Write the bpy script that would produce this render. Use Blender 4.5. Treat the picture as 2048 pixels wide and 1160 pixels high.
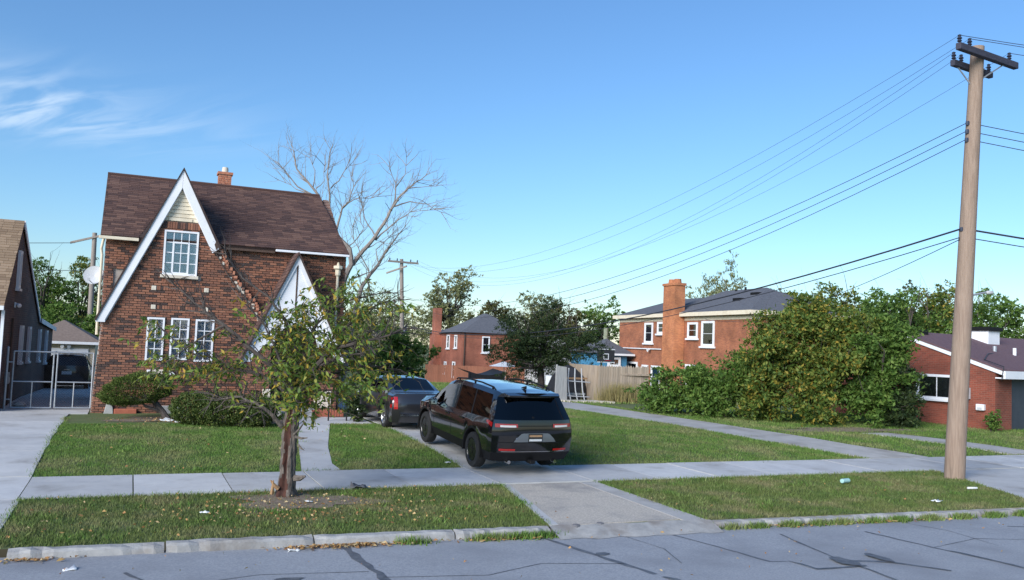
import bpy, bmesh, math, random
import numpy as np
from math import sin, cos, pi, radians, sqrt, exp
from mathutils import Vector, Matrix

random.seed(7); RNG = np.random.default_rng(7)
for o in list(bpy.data.objects): bpy.data.objects.remove(o, do_unlink=True)
scene = bpy.context.scene; COL = scene.collection

# ------------------------------------------------------------------ camera
YAW, PITCH, ROLL, EYE = 0.41397, 0.06321, 0.04002, 2.8
def cam_axes():
    f = Vector((sin(YAW)*cos(PITCH), cos(YAW)*cos(PITCH), sin(PITCH)))
    r = Vector((cos(YAW), -sin(YAW), 0)); u = r.cross(f)
    return r*cos(ROLL)+u*sin(ROLL), u*cos(ROLL)-r*sin(ROLL), f
CR, CU, CF = cam_axes()
cd = bpy.data.cameras.new('camera'); cam = bpy.data.objects.new('camera', cd); COL.objects.link(cam)
cd.sensor_width = 36; cd.lens = 1720.37/2048*36; cd.clip_start = .1; cd.clip_end = 2000
cam.matrix_world = Matrix(((CR.x, CU.x, -CF.x, 0), (CR.y, CU.y, -CF.y, 0), (CR.z, CU.z, -CF.z, EYE), (0, 0, 0, 1)))
scene.camera = cam

# ------------------------------------------------------------------ sky, sun, exposure
SUN_AZ, SUN_EL = radians(236), radians(24)          # low evening sun, behind the left shoulder
world = bpy.data.worlds.new('World'); scene.world = world; world.use_nodes = True
wn, wl = world.node_tree.nodes, world.node_tree.links
for n in list(wn): wn.remove(n)
def wnode(t, **k):
    n = wn.new(t)
    for a, b in k.items(): setattr(n, a, b)
    return n
sky = wnode('ShaderNodeTexSky', sky_type='NISHITA', sun_disc=False)
sky.sun_elevation = SUN_EL; sky.sun_rotation = SUN_AZ; sky.altitude = 100; sky.air_density = 1.3; sky.dust_density = 0; sky.ozone_density = 8
bg = wnode('ShaderNodeBackground'); bg.inputs['Strength'].default_value = .08
out = wnode('ShaderNodeOutputWorld')
tc = wnode('ShaderNodeTexCoord')
# thin cirrus: noise on the cloud plane (x/z, y/z), streaked, only where a slow noise allows it
sep = wnode('ShaderNodeSeparateXYZ'); wl.new(tc.outputs['Generated'], sep.inputs[0])
def wm(op, a, b=None):
    n = wnode('ShaderNodeMath', operation=op)
    for i, v in enumerate((a, b)):
        if v is None: continue
        if isinstance(v, (int, float)): n.inputs[i].default_value = v
        else: wl.new(v, n.inputs[i])
    return n.outputs[0]
zc = wm('MAXIMUM', sep.outputs[2], .03)
u = wm('DIVIDE', sep.outputs[0], zc); v = wm('DIVIDE', sep.outputs[1], zc)
cmb = wnode('ShaderNodeCombineXYZ'); wl.new(u, cmb.inputs[0]); wl.new(v, cmb.inputs[1])
def wnoise(scale, loc, rot, sc, detail, dist):
    al = wm('ADD', wm('MULTIPLY', u, cos(rot)), wm('MULTIPLY', v, sin(rot))); ac = wm('ADD', wm('MULTIPLY', u, -sin(rot)), wm('MULTIPLY', v, cos(rot)))
    cb2 = wnode('ShaderNodeCombineXYZ'); wl.new(al, cb2.inputs[0]); wl.new(ac, cb2.inputs[1])
    mp = wnode('ShaderNodeMapping'); wl.new(cb2.outputs[0], mp.inputs[0])
    mp.inputs['Location'].default_value = loc; mp.inputs['Scale'].default_value = sc
    nz = wnode('ShaderNodeTexNoise'); wl.new(mp.outputs[0], nz.inputs['Vector'])
    nz.inputs['Scale'].default_value = scale; nz.inputs['Detail'].default_value = detail; nz.inputs['Distortion'].default_value = dist
    return nz.outputs['Fac']
st = wnoise(2.0, (3.4, 1.1, 0), radians(-60), (.55, 2.1, 1), 8, 1.0)
def wramp(x, a, b):
    n = wnode('ShaderNodeMapRange', interpolation_type='SMOOTHSTEP'); wl.new(x, n.inputs[0])
    n.inputs[1].default_value = a; n.inputs[2].default_value = b; return n.outputs[0]
# the bank of cirrus lies over (u, v) about (-0.35, 4.5)
du = wm('DIVIDE', wm('ADD', u, .62), .72); dv = wm('DIVIDE', wm('ADD', v, -4.5), .6)
bank = wm('POWER', 2.718, wm('MULTIPLY', wm('ADD', wm('MULTIPLY', du, du), wm('MULTIPLY', dv, dv)), -1.0))
cl = wm('MULTIPLY', wm('MULTIPLY', wramp(st, .34, .72), bank), .95)
mix = wnode('ShaderNodeMix', data_type='RGBA'); wl.new(cl, mix.inputs['Factor']); wl.new(sky.outputs[0], mix.inputs['A'])
mix.inputs['B'].default_value = (4.2, 5.2, 6.4, 1)
wl.new(mix.outputs['Result'], bg.inputs['Color']); wl.new(bg.outputs[0], out.inputs[0])
sd = bpy.data.lights.new('sun', 'SUN'); sun = bpy.data.objects.new('sun', sd); COL.objects.link(sun)
sd.energy = 2.4; sd.angle = radians(34); sd.color = (1, .96, .92)
S = Vector((sin(SUN_AZ)*cos(SUN_EL), cos(SUN_AZ)*cos(SUN_EL), sin(SUN_EL)))
sun.rotation_euler = S.to_track_quat('Z', 'Y').to_euler(); sun.location = (0, 0, 60)
vs = scene.view_settings; vs.view_transform = 'Standard'; vs.look = 'None'; vs.exposure = 1.12; vs.gamma = 1
scene.render.engine = 'CYCLES'

# ------------------------------------------------------------------ materials
MATS = {}
def mat(name, c1, c2=None, scale=3, rough=.8, bump=0, bscale=None, var=0, hue=0, metal=0, coat=0, spec=.5, detail=6, c3=None, s3=.4, t3=(.5, .7), stretch=None, trans=0):
    m = bpy.data.materials.new(name); m.use_nodes = True; MATS[name] = m
    N, L = m.node_tree.nodes, m.node_tree.links; b = N['Principled BSDF']
    b.inputs['Roughness'].default_value = rough; b.inputs['Metallic'].default_value = metal
    b.inputs['Specular IOR Level'].default_value = spec; b.inputs['Coat Weight'].default_value = coat; b.inputs['Coat Roughness'].default_value = .03
    t = N.new('ShaderNodeTexCoord'); vec = t.outputs['Object']
    if stretch:
        mp = N.new('ShaderNodeMapping'); mp.inputs['Scale'].default_value = stretch; L.new(vec, mp.inputs[0]); vec = mp.outputs[0]
    def noise(s, d=detail):
        n = N.new('ShaderNodeTexNoise'); n.inputs['Scale'].default_value = s; n.inputs['Detail'].default_value = d; n.inputs['Roughness'].default_value = .62
        L.new(vec, n.inputs['Vector']); return n.outputs['Fac']
    def ramp(x, a, bb):
        n = N.new('ShaderNodeMapRange'); n.inputs[1].default_value = a; n.inputs[2].default_value = bb; L.new(x, n.inputs[0]); return n.outputs[0]
    def mixc(f, A, B, bt='MIX'):
        n = N.new('ShaderNodeMix'); n.data_type = 'RGBA'; n.blend_type = bt
        if isinstance(f, float): n.inputs['Factor'].default_value = f
        else: L.new(f, n.inputs['Factor'])
        for k, c in (('A', A), ('B', B)):
            if isinstance(c, tuple): n.inputs[k].default_value = (*c, 1)
            else: L.new(c, n.inputs[k])
        return n.outputs['Result']
    col = c1
    if c2: col = mixc(ramp(noise(scale), .34, .66), c1, c2)
    if c3: col = mixc(ramp(noise(s3, 4), *t3), col, c3)
    if var:
        g = N.new('ShaderNodeNewGeometry'); oi = N.new('ShaderNodeObjectInfo')
        ad = N.new('ShaderNodeMath'); ad.operation = 'ADD'; L.new(g.outputs['Random Per Island'], ad.inputs[0]); L.new(oi.outputs['Random'], ad.inputs[1])
        fr = N.new('ShaderNodeMath'); fr.operation = 'FRACT'; L.new(ad.outputs[0], fr.inputs[0])
        if isinstance(var, list):                      # list of (position, colour): the piece's own colour
            cr = N.new('ShaderNodeValToRGB'); L.new(fr.outputs[0], cr.inputs[0]); e = cr.color_ramp; e.interpolation = 'LINEAR'
            while len(e.elements) < len(var): e.elements.new(.5)
            for el, (p_, c_) in zip(e.elements, var): el.position = p_; el.color = (*c_, 1)
            col = mixc(.8, col, cr.outputs[0])
        else:
            mr = N.new('ShaderNodeMapRange'); L.new(fr.outputs[0], mr.inputs[0]); mr.inputs[3].default_value = 1-var; mr.inputs[4].default_value = 1+var
            hs = N.new('ShaderNodeHueSaturation'); L.new(mr.outputs[0], hs.inputs['Value'])
            if isinstance(col, tuple): hs.inputs['Color'].default_value = (*col, 1)
            else: L.new(col, hs.inputs['Color'])
            col = hs.outputs[0]
    if isinstance(col, tuple): b.inputs['Base Color'].default_value = (*col, 1)
    else: L.new(col, b.inputs['Base Color'])
    if bump:
        bp = N.new('ShaderNodeBump'); bp.inputs['Strength'].default_value = bump; bp.inputs['Distance'].default_value = .02
        L.new(noise(bscale or scale*6), bp.inputs['Height']); L.new(bp.outputs[0], b.inputs['Normal'])
    if trans:
        tr = N.new('ShaderNodeBsdfTranslucent'); ms = N.new('ShaderNodeMixShader'); ms.inputs[0].default_value = trans
        if isinstance(col, tuple): tr.inputs[0].default_value = (*col, 1)
        else: L.new(col, tr.inputs[0])
        L.new(b.outputs[0], ms.inputs[1]); L.new(tr.outputs[0], ms.inputs[2]); L.new(ms.outputs[0], N['Material Output'].inputs[0])
    return m
def glass_mat(name, tint=(.85, .9, .92), base=.06, gloss=1):
    m = bpy.data.materials.new(name); m.use_nodes = True; MATS[name] = m
    N, L = m.node_tree.nodes, m.node_tree.links; N.remove(N['Principled BSDF'])
    tr = N.new('ShaderNodeBsdfTransparent'); tr.inputs[0].default_value = (*tint, 1)
    gl = N.new('ShaderNodeBsdfGlossy'); gl.inputs['Color'].default_value = (gloss, gloss, gloss, 1); gl.inputs['Roughness'].default_value = .02
    fr = N.new('ShaderNodeFresnel'); fr.inputs[0].default_value = 1.5
    ad = N.new('ShaderNodeMath'); ad.inputs[1].default_value = base; L.new(fr.outputs[0], ad.inputs[0])
    ms = N.new('ShaderNodeMixShader'); L.new(ad.outputs[0], ms.inputs[0]); L.new(tr.outputs[0], ms.inputs[1]); L.new(gl.outputs[0], ms.inputs[2])
    L.new(ms.outputs[0], N['Material Output'].inputs[0]); return m
def brickwall_mat(name, ca, cb, mortar, bw=.21, bh=.072, axis='x'):
    m = bpy.data.materials.new(name); m.use_nodes = True; MATS[name] = m
    N, L = m.node_tree.nodes, m.node_tree.links; b = N['Principled BSDF']; b.inputs['Roughness'].default_value = .9
    t = N.new('ShaderNodeTexCoord'); sp = N.new('ShaderNodeSeparateXYZ'); L.new(t.outputs['Object'], sp.inputs[0])
    cb_ = N.new('ShaderNodeCombineXYZ')
    if axis == 'xy':
        a = N.new('ShaderNodeMath'); L.new(sp.outputs[0], a.inputs[0]); L.new(sp.outputs[1], a.inputs[1]); L.new(a.outputs[0], cb_.inputs[0])
    else: L.new(sp.outputs[0 if axis == 'x' else 1], cb_.inputs[0])
    L.new(sp.outputs[2], cb_.inputs[1])
    br = N.new('ShaderNodeTexBrick'); L.new(cb_.outputs[0], br.inputs['Vector'])
    br.inputs['Scale'].default_value = 1; br.inputs['Brick Width'].default_value = bw; br.inputs['Row Height'].default_value = bh
    br.inputs['Mortar Size'].default_value = .006; br.inputs['Mortar Smooth'].default_value = .2; br.inputs['Bias'].default_value = -.1
    br.inputs['Color1'].default_value = (*ca, 1); br.inputs['Color2'].default_value = (*cb, 1); br.inputs['Mortar'].default_value = (*mortar, 1)
    nz = N.new('ShaderNodeTexNoise'); nz.inputs['Scale'].default_value = .7; nz.inputs['Detail'].default_value = 6; L.new(t.outputs['Object'], nz.inputs['Vector'])
    mr = N.new('ShaderNodeMapRange'); L.new(nz.outputs['Fac'], mr.inputs[0]); mr.inputs[1].default_value = .3; mr.inputs[2].default_value = .7; mr.inputs[3].default_value = .68; mr.inputs[4].default_value = 1.28
    hs = N.new('ShaderNodeHueSaturation'); L.new(mr.outputs[0], hs.inputs['Value']); L.new(br.outputs['Color'], hs.inputs['Color']); L.new(hs.outputs[0], b.inputs['Base Color'])
    bp = N.new('ShaderNodeBump'); bp.inputs['Strength'].default_value = .6; bp.inputs['Distance'].default_value = .01; bp.invert = True
    L.new(br.outputs['Fac'], bp.inputs['Height']); L.new(bp.outputs[0], b.inputs['Normal']); return m

mat('grass_ground', (.085, .125, .035), (.13, .15, .05), 1.3, .95, .5, 40, c3=(.19, .16, .09), s3=.35, t3=(.56, .75))
mat('grass', (.105, .205, .04), (.175, .26, .06), 1.4, .75, c3=(.27, .265, .12), s3=.7, t3=(.45, .7), var=.45, spec=.25, trans=.25)
mat('verge_grass', (.10, .165, .04), (.16, .19, .06), 1.1, .8, c3=(.28, .245, .13), s3=.9, t3=(.48, .72), var=.45, spec=.25, trans=.2)
mat('bare_dirt', (.16, .12, .085), (.27, .21, .155), 9, .95, .6, 50)
mat('road', (.24, .255, .28), (.35, .365, .385), 34, .85, .35, 90, c3=(.215, .225, .245), s3=.55, t3=(.46, .74), detail=9)
mat('tar', (.075, .08, .092), (.14, .145, .155), 9, .6, .2)
mat('concrete', (.44, .44, .435), (.54, .535, .52), 2.2, .85, .15, 70, c3=(.32, .31, .295), s3=1.1, t3=(.52, .72), var=.15)
mat('aggregate', (.36, .32, .265), (.62, .56, .475), 30, .9, .5, 60, c3=(.30, .28, .26), s3=.8, var=.05)
mat('kerb_concrete', (.27, .27, .265), (.38, .375, .36), 5, .9, .4, 40, c3=(.22, .20, .18), s3=1.6, t3=(.5, .7), var=.1)
mat('alley_concrete', (.36, .35, .33), (.45, .435, .41), 2, .9, .3, 40, c3=(.27, .25, .225), s3=.7)
mat('mortar', (.46, .41, .36), (.56, .51, .46), 2.5, .95, .2, 60, c3=(.23, .18, .15), s3=.5, t3=(.45, .7))
BR = [(0, (.035, .026, .027)), (.2, (.065, .042, .037)), (.26, (.17, .08, .055)), (.5, (.235, .10, .062)), (.8, (.30, .125, .072)), (1, (.36, .165, .10))]
mat('brick', (.19, .088, .06), (.11, .056, .042), 1.1, .9, .35, 50, var=BR)
mat('raw_brick', (.36, .12, .065), (.50, .24, .15), 9, .95, .4, 40)
SH = [(0, (.055, .030, .027)), (.35, (.085, .045, .037)), (.7, (.125, .066, .05)), (1, (.17, .095, .07))]
mat('shingle', (.10, .055, .045), (.07, .038, .034), .6, .95, .3, 120, var=SH)
mat('tan_shingle', (.27, .19, .12), (.22, .15, .095), 2, .95, .3, 120, var=[(0, (.20, .135, .085)), (.5, (.27, .19, .12)), (1, (.35, .25, .165))])
mat('felt', (.05, .033, .03), None, rough=.95)
mat('white_paint', (.72, .74, .77), (.80, .81, .83), 2, .55, c3=(.60, .60, .59), s3=1.2, t3=(.6, .85))
mat('cream_paint', (.66, .58, .43), (.74, .66, .51), 4, .7, c3=(.50, .42, .30), s3=1.5, t3=(.55, .8))
mat('limestone', (.58, .52, .42), (.68, .62, .52), 8, .85, .3)
mat('dark_wood', (.06, .04, .03), (.1, .06, .045), 6, .8)
mat('curtain_white', (.55, .56, .58), (.68, .69, .70), 3, .9, stretch=(14, 14, .6))
mat('curtain_mauve', (.46, .42, .50), (.62, .57, .66), 3, .9, stretch=(14, 14, .6))
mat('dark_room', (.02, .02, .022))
glass_mat('glass'); glass_mat('tinted_glass', (.04, .045, .05), .02, .7); glass_mat('light_tint_glass', (.42, .46, .46), .07)
mat('dark_brick_wall', (.10, .06, .05))
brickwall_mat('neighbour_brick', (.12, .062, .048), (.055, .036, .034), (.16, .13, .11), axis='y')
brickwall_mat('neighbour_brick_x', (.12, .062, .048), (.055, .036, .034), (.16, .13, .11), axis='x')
brickwall_mat('house_side_brick', (.25, .095, .052), (.10, .05, .036), (.42, .36, .30), axis='y')
brickwall_mat('orange_brick', (.36, .125, .058), (.24, .078, .042), (.34, .2, .13), axis='xy')
brickwall_mat('sunlit_chimney_brick', (.52, .19, .075), (.38, .125, .055), (.40, .24, .15), axis='xy')  # brighter copy of the house brick: sun on the chimney put into its colour
brickwall_mat('red_brick', (.34, .105, .062), (.27, .082, .05), (.30, .17, .12), axis='xy')
brickwall_mat('deep_red_brick', (.25, .062, .036), (.17, .045, .028), (.24, .13, .09), axis='xy')
mat('slate_roof', (.085, .09, .105), (.12, .125, .14), 5, .9, .3, 60)
mat('purple_roof', (.115, .065, .075), (.15, .088, .095), 8, .9, .4, 60)
mat('garage_roof', (.17, .125, .10), (.235, .18, .145), 9, .95, .4, 60)
mat('beige_paint', (.60, .50, .36), (.66, .56, .42), 3, .7)
mat('galvanised', (.30, .33, .37), (.40, .43, .46), 8, .5, metal=.5)
mat('iron', (.018, .018, .02), None, rough=.5)
mat('dish_grey', (.46, .47, .48), (.52, .53, .54), 3, .5)
mat('bark', (.06, .05, .042), (.19, .16, .135), 26, .95, .9, 30, stretch=(1, 1, .3))
mat('dark_bark', (.055, .045, .04), (.10, .083, .072), 14, .95, .6, 30)
mat('pale_bark', (.20, .17, .15), (.30, .26, .225), 8, .9, .4, 30)
mat('rotten_wood', (.03, .013, .010), (.085, .033, .022), 12, .95, .9, 25, stretch=(1, 1, .25))
mat('split_wood', (.42, .26, .13), (.30, .17, .09), 12, .9, .5, stretch=(1, 1, .3))
LF = lambda *c: [(i/(len(c)-1), x) for i, x in enumerate(c)]
mat('leaf_street', (.10, .13, .025), rough=.55, var=LF((.06, .13, .024), (.105, .195, .034), (.15, .25, .045), (.24, .31, .055), (.38, .35, .06), (.60, .36, .05)), trans=.3, spec=.3)
mat('leaf_green', (.07, .12, .02), rough=.6, var=LF((.05, .115, .02), (.095, .185, .034), (.145, .245, .048), (.21, .30, .07)), trans=.3, spec=.3)
mat('leaf_dark', (.035, .06, .018), rough=.6, var=LF((.016, .034, .013), (.03, .056, .02), (.05, .08, .026), (.075, .105, .03)), trans=.2, spec=.3)
mat('leaf_mixed', (.09, .11, .02), rough=.6, var=LF((.04, .09, .02), (.075, .145, .028), (.115, .195, .036), (.165, .235, .045), (.25, .27, .055), (.46, .32, .05)), trans=.3, spec=.3)
mat('leaf_olive', (.09, .10, .03), rough=.65, var=LF((.05, .065, .02), (.09, .10, .03), (.14, .14, .045), (.20, .17, .06)), trans=.3, spec=.3)
mat('leaf_pale', (.17, .19, .08), rough=.65, var=LF((.13, .16, .06), (.21, .24, .10), (.30, .32, .15), (.40, .37, .18)), trans=.35, spec=.3)
mat('hedge_leaf', (.07, .10, .02), rough=.6, var=LF((.03, .055, .014), (.055, .095, .02), (.09, .14, .03), (.17, .17, .045)), trans=.2, spec=.3)
mat('needle_green', (.06, .09, .016), rough=.7, var=LF((.035, .06, .014), (.075, .115, .024), (.12, .17, .034), (.16, .21, .045)), trans=.15, spec=.25)
mat('dry_grass', (.30, .25, .10), rough=.8, var=LF((.20, .19, .06), (.32, .27, .11), (.44, .36, .17)), trans=.25)
mat('fallen_leaf', (.35, .2, .07), rough=.8, var=LF((.22, .10, .04), (.38, .19, .07), (.52, .34, .12), (.60, .50, .30)), trans=.1)
mat('car_black', (.003, .0034, .006), rough=.12, coat=1, spec=.5)
mat('car_grey', (.028, .028, .031), rough=.3, metal=.35, coat=1)
mat('car_navy', (.006, .007, .01), rough=.3, coat=1)
mat('plastic_black', (.009, .009, .010), None, rough=.6, spec=.2)
mat('rubber', (.010, .010, .011), (.018, .018, .018), 20, .85)
mat('rim_black', (.008, .008, .009), rough=.25, spec=.6)
mat('rim_silver', (.55, .56, .58), rough=.25, metal=.9)
mat('chrome', (.65, .66, .68), rough=.12, metal=1)
mat('satin_panel', (.20, .22, .235), rough=.3, metal=.5)
mat('lamp_red', (.34, .008, .008), rough=.15, coat=1)
mat('lamp_clear', (.62, .60, .58), rough=.1, coat=1)
mat('plate_white', (.70, .70, .66), (.55, .58, .62), 30, .5)
mat('plate_dark', (.03, .03, .03), rough=.5)
mat('pole_wood', (.245, .175, .13), (.335, .25, .19), 5, .9, .5, 30, stretch=(6, 6, .35), c3=(.17, .125, .095), s3=3, t3=(.55, .8))
mat('old_pole_wood', (.22, .19, .165), (.32, .275, .24), 5, .9, .4, stretch=(6, 6, .35))
mat('arm_wood', (.03, .032, .05), (.055, .055, .08), 6, .8, stretch=(1, 6, 6))
mat('insulator', (.035, .04, .06), rough=.3)
mat('wire_black', (.03, .032, .04), rough=.6)
mat('fence_cedar', (.40, .31, .22), (.50, .41, .31), 4, .9, .3, stretch=(4, 4, .5), var=.14, c3=(.30, .24, .19), s3=2)
mat('fence_brown', (.22, .085, .05), (.29, .12, .07), 3, .9, .3, stretch=(4, 4, .5), var=.12)
mat('tarp_black', (.018, .019, .022), (.03, .03, .034), 4, .7)
mat('weathered_board', (.30, .30, .29), (.42, .42, .40), 4, .9, .3, stretch=(5, 5, .5))
mat('blue_siding', (.045, .19, .33), (.06, .22, .37), 4, .6)
mat('grey_siding', (.45, .46, .47), (.52, .53, .54), 3, .7)
mat('garage_door_dark', (.036, .045, .06), (.046, .056, .072), 3, .6)
mat('green_post', (.20, .22, .15), (.26, .28, .2), 4, .8)
mat('red_tile', (.32, .095, .055), (.38, .12, .07), 7, .85, .3)
mat('stone_grey', (.33, .33, .32), (.42, .42, .41), 4, .9, .3)
mat('litter_white', (.70, .72, .72), (.78, .80, .80), 5, .6)
mat('litter_teal', (.35, .58, .55), rough=.5)
mat('rag_grey', (.10, .10, .11), (.17, .17, .18), 9, .9)

# ------------------------------------------------------------------ helpers
WORLD = {}
def thing(name, label, cat, loc=(0, 0, 0), rotz=0, group=None, local=False):
    o = bpy.data.objects.new(name, None); COL.objects.link(o); o.empty_display_size = .2
    o.location = loc; o.rotation_euler = (0, 0, rotz); o['label'] = label; o['category'] = cat
    if group: o['group'] = group
    WORLD[o.name] = not local
    return o
def tag(o, label=None, cat=None, group=None, kind=None):
    for k, v_ in (('label', label), ('category', cat), ('group', group), ('kind', kind)):
        if v_: o[k] = v_
    return o
def adopt(o, parent):
    if parent is None: return o
    o.parent = parent
    if WORLD.get(parent.name): o.matrix_parent_inverse = Matrix.Translation(parent.location).inverted()
    return o
def mesh_np(name, V, F4=None, F3=None, mat_=None, parent=None, smooth=False):
    me = bpy.data.meshes.new(name); V = np.asarray(V, np.float32)
    n4 = 0 if F4 is None else len(F4); n3 = 0 if F3 is None else len(F3)
    loops = np.concatenate([np.asarray(x, np.int32).ravel() for x in (F4, F3) if x is not None and len(x)])
    me.vertices.add(len(V)); me.vertices.foreach_set('co', V.ravel())
    me.loops.add(len(loops)); me.loops.foreach_set('vertex_index', loops)
    starts = np.concatenate([np.arange(n4)*4, n4*4+np.arange(n3)*3]).astype(np.int32)
    me.polygons.add(n4+n3); me.polygons.foreach_set('loop_start', starts)
    me.update(calc_edges=True); me.validate()
    if smooth: me.polygons.foreach_set('use_smooth', np.ones(n4+n3, bool))
    if mat_: me.materials.append(MATS[mat_])
    o = bpy.data.objects.new(name, me); COL.objects.link(o); adopt(o, parent); return o
class MB:
    def __init__(s): s.v = []; s.f = []
    def add(s, vs_, fs): n = len(s.v); s.v += [tuple(p) for p in vs_]; s.f += [tuple(i+n for i in f) for f in fs]; return s
    def box(s, a, b):
        (x0, y0, z0), (x1, y1, z1) = a, b
        return s.add([(x0, y0, z0), (x1, y0, z0), (x1, y1, z0), (x0, y1, z0), (x0, y0, z1), (x1, y0, z1), (x1, y1, z1), (x0, y1, z1)],
                     [(0, 3, 2, 1), (4, 5, 6, 7), (0, 1, 5, 4), (1, 2, 6, 5), (2, 3, 7, 6), (3, 0, 4, 7)])
    def obox(s, o, ax, ay, az):       # origin corner + three edge vectors
        o, ax, ay, az = map(Vector, (o, ax, ay, az)); P = [o, o+ax, o+ax+ay, o+ay]; P += [p+az for p in P]
        return s.add(P, [(0, 3, 2, 1), (4, 5, 6, 7), (0, 1, 5, 4), (1, 2, 6, 5), (2, 3, 7, 6), (3, 0, 4, 7)])
    def prism(s, pts, d):             # polygon of 3-D points pushed along d
        d = Vector(d); P = [Vector(p) for p in pts]; n = len(P)
        return s.add(P+[p+d for p in P], [tuple(range(n))[::-1], tuple(range(n, 2*n))]+[(i, (i+1) % n, n+(i+1) % n, n+i) for i in range(n)])
    def tube(s, pts, r, n=6, caps=True):
        P = [Vector(p) for p in pts]; rr = r if isinstance(r, (list, tuple)) else [r]*len(P); V = []; F = []
        a = None
        for i, p in enumerate(P):
            t = (P[min(i+1, len(P)-1)]-P[max(i-1, 0)]).normalized()
            if a is None: a = t.orthogonal().normalized()
            a = (a-t*a.dot(t)); a = a.normalized() if a.length > 1e-6 else t.orthogonal().normalized(); b = t.cross(a)
            for k in range(n): q = 2*pi*k/n; V.append(p+(a*cos(q)+b*sin(q))*rr[i])
        for i in range(len(P)-1):
            for k in range(n): F.append((i*n+k, i*n+(k+1) % n, (i+1)*n+(k+1) % n, (i+1)*n+k))
        if caps: F.append(tuple(range(n))[::-1]); F.append(tuple((len(P)-1)*n+k for k in range(n)))
        return s.add(V, F)
    def lathe(s, prof, c, axis=(0, 0, 1), n=24):   # prof: (radius, height along axis)
        ax = Vector(axis).normalized(); a = ax.orthogonal().normalized(); b = ax.cross(a); c = Vector(c); V = []; F = []
        for r, h in prof:
            for k in range(n): q = 2*pi*k/n; V.append(c+ax*h+(a*cos(q)+b*sin(q))*r)
        for i in range(len(prof)-1):
            for k in range(n): F.append((i*n+k, i*n+(k+1) % n, (i+1)*n+(k+1) % n, (i+1)*n+k))
        F.append(tuple(range(n))[::-1]); F.append(tuple((len(prof)-1)*n+k for k in range(n)))
        return s.add(V, F)
    def build(s, name, m, parent=None, smooth=False, bevel=0, fix=True):
        me = bpy.data.meshes.new(name); me.from_pydata([tuple(p) for p in s.v], [], s.f)
        if fix:
            bm = bmesh.new(); bm.from_mesh(me); bmesh.ops.recalc_face_normals(bm, faces=bm.faces)
            if bevel: bmesh.ops.bevel(bm, geom=bm.edges[:], offset=bevel, segments=1, affect='EDGES', profile=.5)
            bm.to_mesh(me); bm.free()
        me.materials.append(MATS[m])
        if smooth:
            me.polygons.foreach_set('use_smooth', np.ones(len(me.polygons), bool)); me.set_sharp_from_angle(angle=radians(40))
        o = bpy.data.objects.new(name, me); COL.objects.link(o); adopt(o, parent); return o
def box(name, a, b, m, parent=None, bevel=0): return MB().box(a, b).build(name, m, parent, bevel=bevel)
def prism(name, pts, d, m, parent=None, bevel=0): return MB().prism(pts, d).build(name, m, parent, bevel=bevel)
def dup(o, parent=None, loc=None, name=None):
    c = o.copy(); COL.objects.link(c)
    if parent:
        mpi = o.matrix_parent_inverse.copy(); c.parent = parent; c.matrix_parent_inverse = mpi
    if loc is not None: c.location = loc
    return c

def tz(y):
    if y < 18: return 0.0
    z = .3*(1-exp(-(y-18)/3))
    if y > 34: z -= .03*min(y-34, 60)
    return z
def tza(y):
    y = np.asarray(y, float); return np.where(y < 18, 0, .3*(1-np.exp(-np.maximum(y-18, 0)/3)))-.03*np.clip(y-34, 0, 60)

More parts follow.
